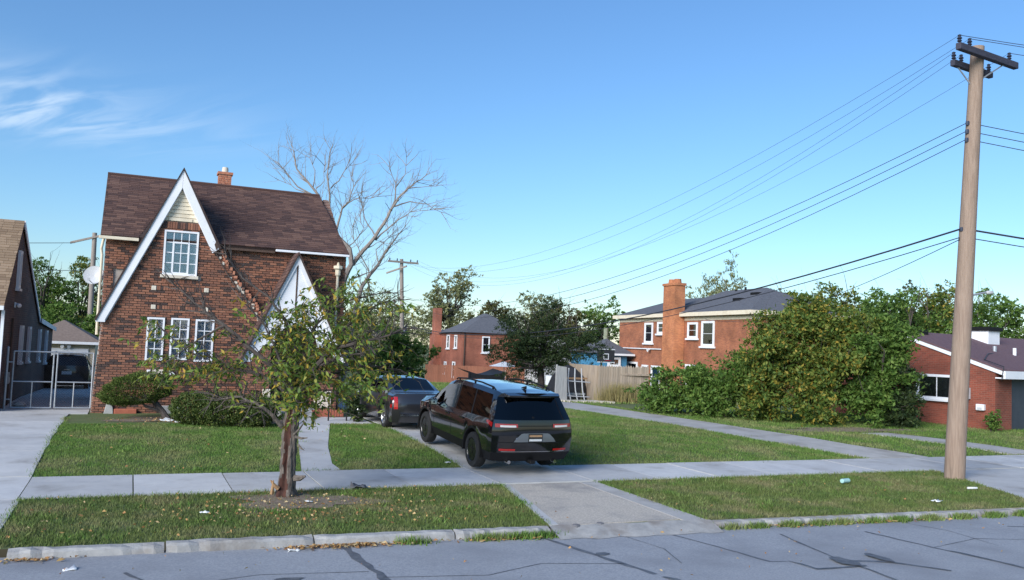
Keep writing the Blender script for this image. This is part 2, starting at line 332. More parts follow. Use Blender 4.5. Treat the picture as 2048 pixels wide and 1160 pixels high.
# lay pieces (bricks, shingles) in courses over a polygon of a plane: o + u*U + v*V, N outward
def lay(poly, holes, o, U, V, N, pl, ph, gap, depth, parent, name, m, n_single=0, jit=.004, wedge=0, rng=random, soldier=False):
    o, U, V, N = Vector(o), Vector(U).normalized(), Vector(V).normalized(), Vector(N).normalized()
    vmin = min(p[1] for p in poly); vmax = max(p[1] for p in poly); full, rest = [], []
    row = 0; v0 = vmin
    while v0 < vmax-.2*ph:
        vc = v0+ph/2; xs = []
        for (a, b), (c, d) in zip(poly, poly[1:]+poly[:1]):
            if (b <= vc) != (d <= vc): xs.append(a+(vc-b)/(d-b)*(c-a))
        xs.sort(); iv = [(xs[i], xs[i+1]) for i in range(0, len(xs)-1, 2)]
        for (h0, h1, g0, g1) in holes:
            if g0 < v0+ph*.6 and g1 > v0+ph*.4:
                nv = []
                for a, b in iv:
                    if h1 <= a or h0 >= b: nv.append((a, b)); continue
                    if h0 > a: nv.append((a, h0))
                    if h1 < b: nv.append((h1, b))
                iv = nv
        for a, b in iv:
            off = 0 if soldier else (row % 2)*.5*pl + (rng.random()*pl if wedge else 0)
            x = math.floor((a-off)/pl)*pl+off
            while x < b:
                s_, e_ = max(x, a), min(x+pl, b)
                if e_-s_ > .035: (full if abs(e_-s_-pl) < 1e-4 else rest).append(((s_+e_)/2, vc, e_-s_))
                x += pl
        v0 += ph; row += 1
    def piece(L, seed):
        hx, hy = (L-gap)/2, (ph-gap)/2
        if wedge: hy = ph/2*1.25
        t0, t1 = depth, depth
        if wedge: t0, t1 = depth+wedge, depth*.3
        P = []
        for sx, sy in ((-1, -1), (1, -1), (1, 1), (-1, 1)): P.append(U*(sx*hx)+V*(sy*hy))
        Q = [P[0]+N*t0, P[1]+N*t0, P[2]+N*t1, P[3]+N*t1]
        P = [p-N*.01 for p in P]
        return P+Q, [(4, 5, 6, 7), (0, 1, 5, 4), (1, 2, 6, 5), (2, 3, 7, 6), (3, 0, 4, 7)]
    camp = Vector((0, 0, EYE))
    full.sort(key=lambda p: (o+U*p[0]+V*p[1]-camp).length)
    singles, many = full[:n_single], full[n_single:]+rest
    if singles:
        vs_, fs = piece(pl, 0); first = MB().add(vs_, fs).build(name, m, parent, fix=False)
        for i, (a, b, L) in enumerate(singles):
            q = first if i == 0 else dup(first, parent)
            q.location = o+U*a+V*b+N*rng.uniform(-jit, jit)
    if many:
        mb = MB()
        for a, b, L in many:
            vs_, fs = piece(L, 0); c = o+U*a+V*b+N*rng.uniform(-jit, jit); mb.add([c+p for p in vs_], fs)
        tag(mb.build(name+'_courses', m, parent, fix=False), kind='stuff')

def window(parent, o, U, N, w, h, cols, rows, fw=.05, curtain_or_dark_sheet='curtain_white', depth=.10, sill=None, frame_m='white_paint', inner=None, name='window', glass='glass'):
    """casement in an opening whose lower left corner is o; outer frame, muntins and each pane"""
    o, U, N = Vector(o), Vector(U).normalized(), Vector(N).normalized(); Z = Vector((0, 0, 1))
    def ob(mb, a, b, c, d, n0, n1): mb.obox(o+U*a+Z*c+N*n0, U*(b-a), Z*(d-c), N*(n1-n0))
    m = MB()
    ob(m, 0, fw, 0, h, -depth, .03); ob(m, w-fw, w, 0, h, -depth, .03); ob(m, fw, w-fw, 0, fw, -depth, .028); ob(m, fw, w-fw, h-fw, h, -depth, .028)
    win = m.build(name, frame_m, parent)
    iw, ih = (w-2*fw)/cols, (h-2*fw)/rows; t = .012 if cols > 1 else .015
    for i in range(1, cols):
        mm = MB(); ob(mm, fw+i*iw-t, fw+i*iw+t, fw, h-fw, -.045, -.004); mm.build('muntin', frame_m, win)
    for j in range(1, rows):
        mm = MB(); ob(mm, fw, w-fw, fw+j*ih-t, fw+j*ih+t, -.043, -.006); mm.build('muntin', frame_m, win)
    if inner:
        (a, b, c, d) = inner; mm = MB(); x0, x1, z0, z1 = fw+a*iw, fw+b*iw, fw+c*ih, fw+d*ih; q = .026
        ob(mm, x0-q, x0+q, z0, z1, -.04, .012); ob(mm, x1-q, x1+q, z0, z1, -.04, .012); ob(mm, x0+q, x1-q, z1-q, z1+q, -.04, .011); ob(mm, x0+q, x1-q, z0, z0+q*1.3, -.04, .011)
        mm.build('casement_frame', frame_m, win)
    for i in range(cols):
        for j in range(rows):
            mm = MB(); ob(mm, fw+i*iw+t, fw+(i+1)*iw-t, fw+j*ih+t, fw+(j+1)*ih-t, -.030, -.026); mm.build('pane', glass, win)
    mm = MB(); n = 26; A, B = [], []
    for k in range(n+1):
        q = o+U*(fw*.5+(w-fw)*k/n)+N*(-depth*.85+.007*sin(k*1.9)+.004*sin(k*.7)); A.append(q+Z*.0); B.append(q+Z*h)
    mm.add(A+B, [(k, k+1, n+2+k, n+1+k) for k in range(n)]); mm.build('curtain_or_dark_sheet', curtain_or_dark_sheet, win, smooth=True)  # folded curtain; in dark_room colour, a sheet with the room's darkness painted on
    if sill:
        mm = MB(); ob(mm, -sill[0], w+sill[0], -sill[1], -.002, -.06, sill[2]); mm.build('sill', sill[3], win, bevel=.006)
    return win

# ------------------------------------------------------------------ setting: ground, road, pavements
def kerb_y(x):   # back of the kerb, the street bends very slightly
    return 12.52-.052*(x+1) if x < 17 else 12.52-.052*18
GX = np.concatenate([[-220, -120, -60, -30, -15], np.arange(-10, 40.1, 1.0), [45, 52, 60, 75, 95, 130, 200, 320]])
GT = np.concatenate([np.linspace(0, 1, 7)**1, [1.3, 1.8, 2.4, 3, 3.7, 4.5, 5.5, 7, 9, 12, 15, 18, 21, 24, 28, 34, 40, 48, 56, 66, 80, 110, 170, 260, 420]])
V = []
for t in GT:
    for x in GX:
        ky = kerb_y(x)+.005
        y = ky+(18-ky)*t if t <= 1 else 18+(t-1)*4.2
        V.append((x, y, tz(y)+.012*sin(x*1.7+y)*(1 if y > 18.3 else .6)*(1 if t > 0 else 0)-.006))
nx = len(GX)
F = [(j*nx+i, j*nx+i+1, (j+1)*nx+i+1, (j+1)*nx+i) for j in range(len(GT)-1) for i in range(nx-1)]
tag(mesh_np('ground', V, F, None, 'grass_ground', smooth=True), kind='structure')
V = []; XS = np.concatenate([[-220, -100, -50], np.arange(-20, 45, 2.5), [60, 100, 200, 320]])
for y in (-1, 2, 4, 6, 8, 10, None):
    for x in XS: V.append((x, kerb_y(x)-.02 if y is None else y, -.13+(.02 if y and y < 9 else 0)))
n = len(XS)
road = tag(mesh_np('road', V, [(j*n+i, j*n+i+1, (j+1)*n+i+1, (j+1)*n+i) for j in range(6) for i in range(n-1)], None, 'road', smooth=True), kind='structure')
tag(mesh_np('ground_across_street', [(-220, -90, 0), (320, -90, 0), (320, -1.02, 0), (-220, -1.02, 0)], [(0, 1, 2, 3)], None, 'grass_ground'), kind='structure')

def strip(pts, w, z, jit=.3, seed=1):
    rg = random.Random(seed); P = []
    for (a, b) in zip(pts, pts[1:]):
        L = sqrt((a[0]-b[0])**2+(a[1]-b[1])**2); n = max(2, int(L/.18))
        for k in range(n): t = k/n; P.append((a[0]+(b[0]-a[0])*t, a[1]+(b[1]-a[1])*t))
    P.append(pts[-1]); V = []
    for i, p in enumerate(P):
        q0, q1 = P[max(i-1, 0)], P[min(i+1, len(P)-1)]; dx, dy = q1[0]-q0[0], q1[1]-q0[1]; l = sqrt(dx*dx+dy*dy) or 1
        ww = w*(1+rg.uniform(-jit, jit))/2; sx = rg.uniform(-.25, .25)*w
        for s_ in (-1, 1): V.append((p[0]-dy/l*(s_*ww+sx), p[1]+dx/l*(s_*ww+sx), z+(.02 if p[1] < 9.5 else 0)))
    return V, [(2*i, 2*i+1, 2*i+3, 2*i+2) for i in range(len(P)-1)]
SEAMS = [([(3.0, 10.4), (4.3, 10.15), (5.2, 10.5), (6.3, 10.2)], .018), ([(-1, 10.9), (.4, 10.6), (1.6, 10.9), (2.9, 10.7)], .016), ([(11.7, 9.8), (13, 10.1), (14.2, 9.7), (16, 9.9)], .02), ([(7.2, 11.7), (7.35, 10.8), (7.1, 10)], .015), ([(12.8, 11.6), (13.1, 10.7), (12.9, 9.6)], .016),
         ([(2.72, 12.25), (2.89, 11.97), (3.02, 10.2), (2.95, 7)], .11), ([(5.75, 12.0), (5.9, 11.8), (6.35, 9.9), (6.5, 9.3), (6.55, 7)], .085), ([(7.95, 11.9), (8.2, 10.9), (8.42, 9.75), (8.7, 9.7), (8.75, 9.2), (9.6, 9.15)], .05),
         ([(9.85, 11.2), (9.6, 10.0), (9.5, 9.3), (9.35, 8.2)], .05), ([(9.5, 9.45), (10.1, 9.25), (10.6, 8.6)], .05), ([(11.5, 11.0), (11.7, 9.6), (11.85, 8.4), (11.9, 7)], .06), ([(14.6, 10.7), (15.6, 10.35), (17.5, 10.3)], .04), ([(0.1, 11.4), (.35, 10.9)], .05)]
for i, (p, w) in enumerate(SEAMS):
    a, b = strip(p, w, -.126, .35, i); mesh_np('tar_seam', a, b, None, 'tar', road)
for i, (x, y, a, b) in enumerate(((9.45, 9.4, .16, .30), (10.15, 9.45, .10, .28), (6.28, 10.75, .13, .10), (4.6, 9.6, .25, .1), (1.9, 10.6, .2, .08))):
    rg = random.Random(i+40); V = [(x, y, -.121+.02*(y < 9.5)+.004*(y < 10))]+[(x+a*cos(q)*rg.uniform(.7, 1.1), y+b*sin(q)*rg.uniform(.7, 1.1), -.121+.02*(y < 9.5)+.004*(y < 10)) for q in np.linspace(0, 2*pi, 15)[:-1]]
    mesh_np('tar_patch', V, None, [(0, 1+k, 1+(k+1) % 14) for k in range(14)], 'tar', road)

def slab(name, left, right, y0, y1, m, parent, rise=.016, gap=.012, thick=.15, n=None):
    """a poured slab between two edge functions of y, following the lie of the land"""
    n = n or max(2, int((y1-y0)/.5)); V = []; F = []
    for i in range(n+1):
        y = y0+gap/2+(y1-y0-gap)*i/n; a = left(y)+gap/2; b = right(y)-gap/2; z = tz(y)+rise
        V += [(a, y, z), (b, y, z), (b, y, z-thick), (a, y, z-thick)]
    for i in range(n):
        k = 4*i; F += [(k, k+1, k+5, k+4), (k+1, k+2, k+6, k+5), (k+3, k, k+4, k+7)]
    F += [(0, 3, 2, 1), (4*n, 4*n+1, 4*n+2, 4*n+3)]
    return MB().add(V, F).build(name, m, parent, bevel=0)
K = lambda c: (lambda y: c)
sidewalk = tag(MB().box((-60, 15.99, -.2), (-1.62, 18.06, .01)).build('sidewalk', 'concrete'), kind='structure')
sw = [-1.5, .2, 1.82, 3.42, 5.12, 6.94, 9.07, 10.7, 12.3, 13.95, 15.6, 17.3, 19.0, 20.7, 22.3, 24, 25.7, 27.4, 29.1, 30.8, 32.5]
rg = random.Random(3)
for a, b in zip(sw, sw[1:]):
    s_ = slab('slab', K(a), K(b), 15.95+rg.uniform(-.02, .02), 18.1, 'concrete', sidewalk, rise=.02+rg.uniform(-.004, .006), gap=.022)
for a, b in ((-4.6, -3.05), (-3.05, -1.5)): slab('slab', K(a), K(b), 15.9, 18.15, 'concrete', sidewalk, rise=.014, gap=.02)
driveway = tag(slab('driveway', K(-4.8), K(-1.5), 18.17, 20.6, 'concrete', None, gap=.02), kind='structure')
for y0, y1 in ((20.6, 23.2), (23.2, 25.8), (25.8, 28.0), (28.0, 29.2), (29.2, 33), (33, 37), (37, 42), (42, 47), (47, 52)):
    slab('slab', K(-4.8) if y0 < 29 else K(-3.4), (lambda y: -1.5+.02*sin(y*3)) if y1 < 28.1 else K(-1.0), y0, y1, 'concrete', driveway, gap=.025)
slab('slab', K(-5), K(-1.45), 12.5, 15.88, 'concrete', driveway, gap=.02)
drive2 = tag(slab('driveway', K(6.93), K(9.08), 18.13, 20.4, 'concrete', None, gap=.02), kind='structure')
for i in range(6): slab('slab', K(6.9+.02*(i % 2)), K(9.08), 20.4+i*2.6, 23+i*2.6, 'concrete', drive2, gap=.025)
def apl(y): return 6.94+(15.9-y)*(-.21)
def apr(y): return 9.1-(15.9-y)*.03
apron = tag(slab('driveway_apron', lambda y: apl(y)+.16, lambda y: apr(y)-.42, 12.15, 15.92, 'aggregate', None, rise=.006, gap=.01), kind='structure')
slab('edging', lambda y: apl(y), lambda y: apl(y)+.16, 12.2, 15.92, 'concrete', apron, rise=.011, gap=.008)
slab('edging', lambda y: apr(y)-.42, lambda y: apr(y), 12.0, 15.92, 'alley_concrete', apron, rise=.011, gap=.008)
WL = lambda y: float(np.interp(y, [18.1, 20, 22, 25.4, 27], [3.38, 3.66, 3.98, 4.6, 4.75]))
WR = lambda y: float(np.interp(y, [18.1, 18.7, 20.66, 25.2, 27], [4.22, 4.15, 4.46, 5.46, 5.7]))
walk = tag(slab('front_walk', WL, WR, 18.13, 19.9, 'concrete', None, gap=.016), kind='structure')
for a, b in ((19.9, 21.6), (21.6, 23.4), (23.4, 25.3)): slab('slab', WL, WR, a, b, 'concrete', walk, gap=.016)
slab('slab', K(4.55), K(6.75), 25.3, 27.2, 'concrete', walk, gap=.016)
AL = lambda y: float(np.interp(y, [18.1, 19, 21.3, 26.2, 31.7, 48], [19.1, 18.5, 17.6, 17.05, 16.3, 13.8]))
AR = lambda y: float(np.interp(y, [18.1, 20, 23.7, 28.9, 35, 48], [21.4, 20.3, 19.45, 18.85, 18.3, 16.6]))
alley = tag(slab('alley', AL, AR, 18.13, 34, 'alley_concrete', None, n=40), kind='structure')
slab('slab', AL, AR, 34, 48, 'alley_concrete', alley, n=20)
slab('slab', lambda y: float(np.interp(y, [12.2, 15.93], [17.3, 19.1])), K(25), 11.85, 15.93, 'concrete', alley, rise=.008)
pth = tag(slab('service_path', lambda y: float(np.interp(y, [18.4, 22.4], [25.0, 23.2])), lambda y: float(np.interp(y, [18.4, 22.4], [26.6, 24.4])), 18.3, 22.4, 'alley_concrete', None), kind='structure')
# kerb: separate cast lengths
kerb = tag(MB().prism([(-60, kerb_y(-60), -.3), (-5.1, kerb_y(-5.1), -.3), (-5.1, kerb_y(-5.1), .004), (-60, kerb_y(-60), .004)], (0, -.16, 0)).build('kerb', 'kerb_concrete'), kind='structure')
def kerbs(x0, x1, step, sink=0):
    x = x0
    while x < x1-.05:
        e = min(x+step*random.uniform(.9, 1.1), x1); dz = random.uniform(-.012, .01)-sink; g = .012
        ya, yb = kerb_y(x)+random.uniform(-.01, .01), kerb_y(e)+random.uniform(-.01, .01)
        P = [(0, -.3), (0, .012), (-.13, .008), (-.165, -.02), (-.185, -.3)]
        m_ = 14; V_ = []; F_ = [(4, 3, 2, 1, 0), tuple(5*m_+i for i in range(5))]
        for k in range(m_+1):
            t = k/m_; xx = x+g+(e-x-2*g)*t; yy = ya+(yb-ya)*t; chip = .03 if random.random() < .12 or k in (0, m_) else 0
            for j, (p, q) in enumerate(P): V_.append((xx, yy+p+(random.uniform(-.008, .008)+(chip if j in (2, 3) else 0) if 0 < j < 4 else 0), q+dz+(random.uniform(-.007, .007)-(chip*.7 if j in (2, 3) else 0) if 0 < j < 4 else 0)))
        for k in range(m_): F_ += [(5*k+i, 5*k+(i+1) % 5, 5*k+5+(i+1) % 5, 5*k+5+i) for i in range(5)]
        MB().add(V_, F_).build('kerb_stone', 'kerb_concrete', kerb)
        x = e
kerbs(-1.25, 6.1, 1.9); kerbs(9.05, 17.2, 1.6, .02); kerbs(25, 40, 2.5, .02)
# broken gutter fill at the drive mouth
rg = random.Random(9); V = []
for i in range(15):
    x = 6.1+(9.0-6.1)*i/14; V += [(x, kerb_y(x)-.42-rg.uniform(0, .12), -.124), (x, kerb_y(x)-.05+rg.uniform(-.05, .05), .0)]
mesh_np('broken_gutter', V, [(2*i, 2*i+2, 2*i+3, 2*i+1) for i in range(14)], None, 'kerb_concrete', road)
road.location.z = .025
# worn earth round the street tree and other bare patches
def patch(name, cx, cy, rx, ry, m, seed, z=.008, parent=None):
    rg = random.Random(seed); n = 40; V = [(cx, cy, tz(cy)+z+.015)]
    for k in range(n):
        q = 2*pi*k/n; f = .75+.2*sin(3*q+seed)+.12*sin(7*q+2*seed)+rg.uniform(-.06, .06); V.append((cx+rx*f*cos(q), cy+ry*f*sin(q), tz(cy+ry*f*sin(q))+z))
    return mesh_np(name, V, None, [(0, 1+k, 1+(k+1) % n) for k in range(n)], m, parent)
DIRT = [(2.75, 14.9, 1.5, 1.0), (23.5, 23.3, 4.2, .9), (2.3, 26.6, 2.9, 1.5)]
for i, d in enumerate(DIRT): tag(patch('bare_earth', *d, 'bare_dirt', i+2), kind='structure')

# ------------------------------------------------------------------ grass (blades, nobody could count them)
def is_grass(x, y):
    ky = 12.52-.052*(np.clip(x, -9e9, 17)+1)
    ok = (y > ky+.02) & ~((y > 15.93) & (y < 18.12))
    ok &= ~((x < -1.48) & (x > -5)) & ~((y < 15.95) & (x < -1.42))
    ok &= ~((x > 6.92) & (x < 9.1) & (y > 18)) & ~((y < 15.95) & (x > 6.94-(15.9-y)*.21-.02) & (x < 9.1-(15.9-y)*.03+.02))
    ok &= ~((y > 18) & (y < 25.3) & (x > np.interp(y, [18.1, 20, 22, 25.4, 27], [3.38, 3.66, 3.98, 4.6, 4.75])) & (x < np.interp(y, [18.1, 18.7, 20.66, 25.2, 27], [4.22, 4.15, 4.46, 5.46, 5.7])))
    ok &= ~((y >= 25.3) & (x > -1.2) & (x < 6.9))
    al = np.interp(y, [12.2, 15.93, 18.1, 19, 21.3, 26.2, 31.7, 48], [17.3, 19.1, 19.1, 18.5, 17.6, 17.05, 16.3, 13.8]); ar = np.interp(y, [12, 16, 18.1, 20, 23.7, 28.9, 35, 48], [25, 25, 21.4, 20.3, 19.45, 18.85, 18.3, 16.6])
    ok &= ~((x > al) & (x < ar))
    pl_ = np.interp(y, [18.4, 22.4], [25.0, 23.2]); ok &= ~((y > 18.2) & (y < 22.5) & (x > pl_) & (x < pl_+1.5))
    for cx, cy, rx, ry in DIRT: ok &= ~((((x-cx)/rx)**2+((y-cy)/ry)**2 < .5) & (RNG.random(x.shape) < .8))
    return ok
def blades(name, x, y, h, w, m, lean=.5, label=None):
    n = len(x); a = RNG.uniform(0, 2*pi, n); hh = h*RNG.uniform(.5, 1.25, n); b = RNG.uniform(0, 2*pi, n); l = RNG.uniform(.1, 1, n)*lean
    z = tza(y)-.006; V = np.zeros((n, 3, 3), np.float32); ww = w*RNG.uniform(.7, 1.4, n)/2
    V[:, 0] = np.stack([x-np.cos(a)*ww, y-np.sin(a)*ww, z], 1); V[:, 1] = np.stack([x+np.cos(a)*ww, y+np.sin(a)*ww, z], 1)
    V[:, 2] = np.stack([x+np.cos(b)*hh*l, y+np.sin(b)*hh*l, z+hh], 1)
    o = mesh_np(name, V.reshape(-1, 3), None, np.arange(3*n).reshape(n, 3), m); return tag(o, label, 'grass', kind='stuff')
def scatter(x0, x1, y0, y1, dens):
    n = int((x1-x0)*(y1-y0)*dens); x = RNG.uniform(x0, x1, n); y = RNG.uniform(y0, y1, n); k = is_grass(x, y); return x[k], y[k]
x, y = scatter(-1.5, 19.2, 11.6, 15.95, 2300)
thin = 0.5+.5*np.sin(x*2.1+1.3*np.sin(y*1.7))*np.sin(y*2.9+x*.6); k = RNG.random(len(x)) < .6+.5*thin
blades('verge_grass', x[k], y[k], .055, .011, 'verge_grass', .9, 'short patchy grass on the strip between kerb and sidewalk')
x, y = scatter(-1.5, 6.95, 18.1, 25.3, 1700); blades('lawn_grass', x, y, .05, .011, 'grass', .7, 'mown grass of the lawn in front of the brick house')
x, y = scatter(9.05, 19.3, 18.1, 34, 1000); blades('side_lawn_grass', x, y, .055, .013, 'grass', .7, 'mown grass of the open lot beside the alley')
x, y = scatter(17, 34, 18.1, 30, 500); blades('alley_edge_grass', x, y, .075, .017, 'grass', .8, 'rough grass between the alley and the low red house')
x, y = scatter(8, 34, 34, 74, 60); blades('rear_lawn_grass', x, y, .10, .05, 'grass', .7, 'distant grass behind the parked cars')
def tufts(name, spots_, h, w, m, label, n=34, r=.09):
    xs = np.concatenate([RNG.normal(a, r*RNG.uniform(.5, 1.5), n) for a, b in spots_]); ys = np.concatenate([RNG.normal(b, r*RNG.uniform(.5, 1.5), n) for a, b in spots_]); blades(name, xs, ys, h, w, m, 1.1, label)
px_, py_ = scatter(-1.4, 19, 12.6, 15.8, 2.6); tufts('verge_weeds', list(zip(px_, py_)), .085, .02, 'grass', 'darker weed tufts in the verge grass')
px_, py_ = scatter(-1.4, 6.9, 18.2, 25, 1.6); tufts('lawn_weeds', list(zip(px_, py_)), .075, .02, 'grass', 'weed tufts in the lawn before the brick house')
px_, py_ = scatter(9.2, 19, 18.2, 30, 1.2); tufts('side_lawn_weeds', list(zip(px_, py_)), .08, .022, 'verge_grass', 'dry tufts in the open lot beside the alley', 40, .16)
# ragged fringes over slab edges and weeds in the gutter
fx, fy = [], []
for (xa, ya, xb, yb, nn) in ((-1.5, 15.93, 6.9, 15.93, 1500), (9.1, 15.93, 19, 15.93, 1500), (-1.5, 18.13, 6.9, 18.13, 1300), (9.1, 18.13, 19, 18.13, 1200), (-1.45, 12.6, -1.45, 15.9, 500), (-1.5, 18.2, -1.5, 27, 900), (6.9, 18.2, 6.9, 25, 800), (9.1, 18.2, 9.1, 28, 700), (6.1, 12.2, 6.9, 15.9, 500), (9.0, 12, 9.12, 15.9, 500)):
    t = RNG.random(nn); fx.append(xa+(xb-xa)*t+RNG.normal(0, .055, nn)); fy.append(ya+(yb-ya)*t+RNG.normal(0, .055, nn))
blades('slab_edge_grass', np.concatenate(fx), np.concatenate(fy), .07, .012, 'grass', 1.0, 'ragged grass fringe along the sidewalk slabs')
def gutter_weeds():
    xs, ys = [], []
    for cx, n in ((3.9, 160), (5.0, 260), (5.35, 120), (5.6, 200), (5.95, 240), (9.3, 140), (9.8, 200), (10.5, 260), (11.1, 200), (11.6, 300), (12.3, 260), (12.9, 300), (13.6, 320), (14.4, 380), (15.2, 380), (16, 400), (16.8, 300)):
        xs.append(RNG.normal(cx, .13, n)); ys.append(12.52-.052*(xs[-1]+1)-.22-np.abs(RNG.normal(0, .06, n)))
    x, y = np.concatenate(xs), np.concatenate(ys); n = len(x)
    o = blades('gutter_weeds', x, y, .11, .02, 'grass', .9, 'low green weeds growing in the gutter'); o.location.z = -.1
gutter_weeds()
def flakes(name, x, y, z, size, m, label, cat='leaves'):
    n = len(x); a = RNG.uniform(0, 2*pi, n); s_ = size*RNG.uniform(.5, 1.3, n); V = np.zeros((n, 4, 3), np.float32)
    for k, (l, w) in enumerate(((1, 0), (0, .4), (-1, 0), (0, -.4))):
        V[:, k, 0] = x+s_*(l*np.cos(a)-w*np.sin(a)); V[:, k, 1] = y+s_*(l*np.sin(a)+w*np.cos(a)); V[:, k, 2] = z+RNG.uniform(0, .03, n)*(1+np.abs(w))
    return tag(mesh_np(name, V.reshape(-1, 3), np.arange(4*n).reshape(n, 4), None, m), label, cat, kind='stuff')
n = 520; x = np.concatenate([RNG.normal(3.0, 1.3, n), RNG.uniform(-1.3, 6.3, 220), RNG.uniform(9, 18, 60)]); y = np.concatenate([RNG.normal(14.2, .8, n), RNG.uniform(12.6, 15.8, 220), RNG.uniform(12.6, 15.8, 60)])
k = (y > 12.3) & (y < 15.9); flakes('fallen_leaves', x[k], y[k], .035, .028, 'fallen_leaf', 'fallen leaves scattered on the verge under the street tree')
x = np.concatenate([RNG.normal(c, s_, q) for c, s_, q in ((2.6, .3, 160), (3.1, .12, 110), (3.6, .25, 60), (4.9, .3, 60), (5.7, .2, 70), (7.4, .3, 60), (8.0, .25, 60), (10.6, .5, 70), (12.2, .6, 60), (-1.0, .25, 70), (13.5, 1, 50))])
y = 12.52-.052*(x+1)-.2-np.abs(RNG.normal(0, .09, len(x))); flakes('gutter_leaves', x, y, -.098, .04, 'fallen_leaf', 'brown dead leaves lying in the gutter')
x = RNG.uniform(-1, 15, 90); y = RNG.uniform(9, 12, 90); flakes('street_leaves', x, y, -.08, .022, 'fallen_leaf', 'a few stray leaves on the road')
x = np.concatenate([RNG.normal(1.2, .9, 260), RNG.uniform(-1.2, 6.5, 120)]); y = np.concatenate([RNG.normal(25.9, .4, 260), RNG.uniform(18.3, 25, 120)]); flakes('lawn_leaves', x, y, tza(y)+.03, .03, 'fallen_leaf', 'dead leaves under the clipped bushes')

# ------------------------------------------------------------------ the brick house with the steep gable
GY, MY = 28.5, 28.72
H = thing('brick_house', 'brown brick house with steep white-edged front gable and dark shingle roof', 'house', (2.8, GY, .29))
Z0 = .1
gable = [(-.97, Z0), (-.95, .8), (-.9, 1.85), (-.84, 2.74), (-.80, 3.1), (.45, 5.95), (1.18, 7.4), (1.95, 5.8), (2.35, 5.4), (2.65, 4.95), (3.07, 4.34), (3.48, 3.89), (3.74, 3.42), (3.9, 3.0), (3.9, Z0)]
WU = (.75, 1.75, 4.52, 5.9)
WLs = [(.42, .92, 1.88, 3.19), (1.10, 1.63, 1.92, 3.2), (1.81, 2.36, 1.88, 3.19)]
gw = prism('gable_wall', [(a, GY, b) for a, b in gable], (0, .2, 0), 'mortar', H)
# openings are dark reveals set into the wall: built as recess boxes in front of the backing
holes = [WU]+WLs+[(.72, 1.88, 4.40, 4.53), (.45, 1.92, 5.93, 6.2)]
holes += [(.48, .62, 4.02, 4.16), (2.0, 2.14, 4.04, 4.18), (.50, .64, 3.44, 3.58), (2.02, 2.16, 3.44, 3.58), (.62, 2.0, 4.02, 4.17), (.64, 2.02, 3.44, 3.58)]
lay([(a, b) for a, b in gable if True], holes+[(.2, 2.2, 6.2, 8)], (0, GY, 0), (1, 0, 0), (0, 0, 1), (0, -1, 0), .215, .074, .017, .07, gw, 'brick', 'brick', 300)
for a, b, c, d in [(.47, 1.9, 5.95, 6.17), (.63, 1.99, 4.03, 4.16), (.65, 2.01, 3.45, 3.57), (.42, .92, 1.72, 1.86), (1.1, 1.63, 1.76, 1.9), (1.81, 2.36, 1.72, 1.86), (.75, 1.75, 4.27, 4.40)]:
    lay([(a, c), (b, c), (b, d), (a, d)], [], (0, GY-.006, 0), (1, 0, 0), (0, 0, 1), (0, -1, 0), .074, d-c, .011, .072, gw, 'soldier_brick', 'brick', 0, soldier=True)
for x0, z0 in ((.48, 4.02), (2.0, 4.04), (.50, 3.44), (2.02, 3.44)): box('stone_block', (x0, GY-.09, z0), (x0+.135, GY-.02, z0+.135), 'limestone', H, .008)
def reveal(x0, x1, z0, z1, y): box('window_recess', (x0+.01, y-.012, z0+.01), (x1-.01, y-.004, z1-.01), 'dark_room', H)
FR = GY-.075
for w_, c_, r_, cur in [(WU, 4, 4, 'curtain_white')]+[(w_, 2, 4, 'curtain_mauve') for w_ in WLs]:
    window(H, (w_[0], FR, w_[2]), (1, 0, 0), (0, -1, 0), w_[1]-w_[0], w_[3]-w_[2], c_, r_, .055, cur, .06, (.05, .1, .1, 'limestone') if c_ == 4 else None, inner=(1, 3, 0, 3) if c_ == 4 else None)
box('ledge', (.45, GY-.32, 1.42), (1.34, GY-.075, 1.47), 'dark_wood', H)
box('ledge_stone', (.5, GY-.24, 1.473), (.62, GY-.1, 1.60), 'litter_white', H, .01); box('ledge_stone', (.66, GY-.26, 1.473), (.98, GY-.1, 1.61), 'limestone', H, .02)
prism('ledge_bracket', [(1.03, GY-.25, 1.473), (1.3, GY-.25, 1.473), (1.16, GY-.25, 1.62)], (0, .14, 0), 'white_paint', H)
prism('foundation_stone', [(-.62, GY-.2, .2), (-.34, GY-.2, .2), (-.36, GY-.2, .45), (-.45, GY-.2, .62), (-.54, GY-.2, .58)], (0, .12, 0), 'stone_grey', H, .01); box('foundation_stone', (-.33, GY-.2, .2), (.3, GY-.08, .42), 'red_tile', H, .02); box('foundation_stone', (.95, GY-.16, .2), (1.5, GY-.08, .52), 'stone_grey', H, .02)
# cream clapboards in the gable's peak
for i in range(9):
    z0, z1 = 6.2+i*.122, 6.2+(i+1)*.122-.008; hw = lambda z: max((7.36-z)/2.12, .0)
    if hw(z1) < .03: continue
    prism('siding_board', [(1.18-hw(z0), GY-.05, z0), (1.18+hw(z0), GY-.05, z0), (1.18+hw(z1), GY-.03, z1), (1.18-hw(z1), GY-.03, z1)], (0, .05, 0), 'cream_paint', H)
box('siding_trim', (.84, GY-.075, 6.2), (1.52, GY-.052, 6.3), 'cream_paint', H)
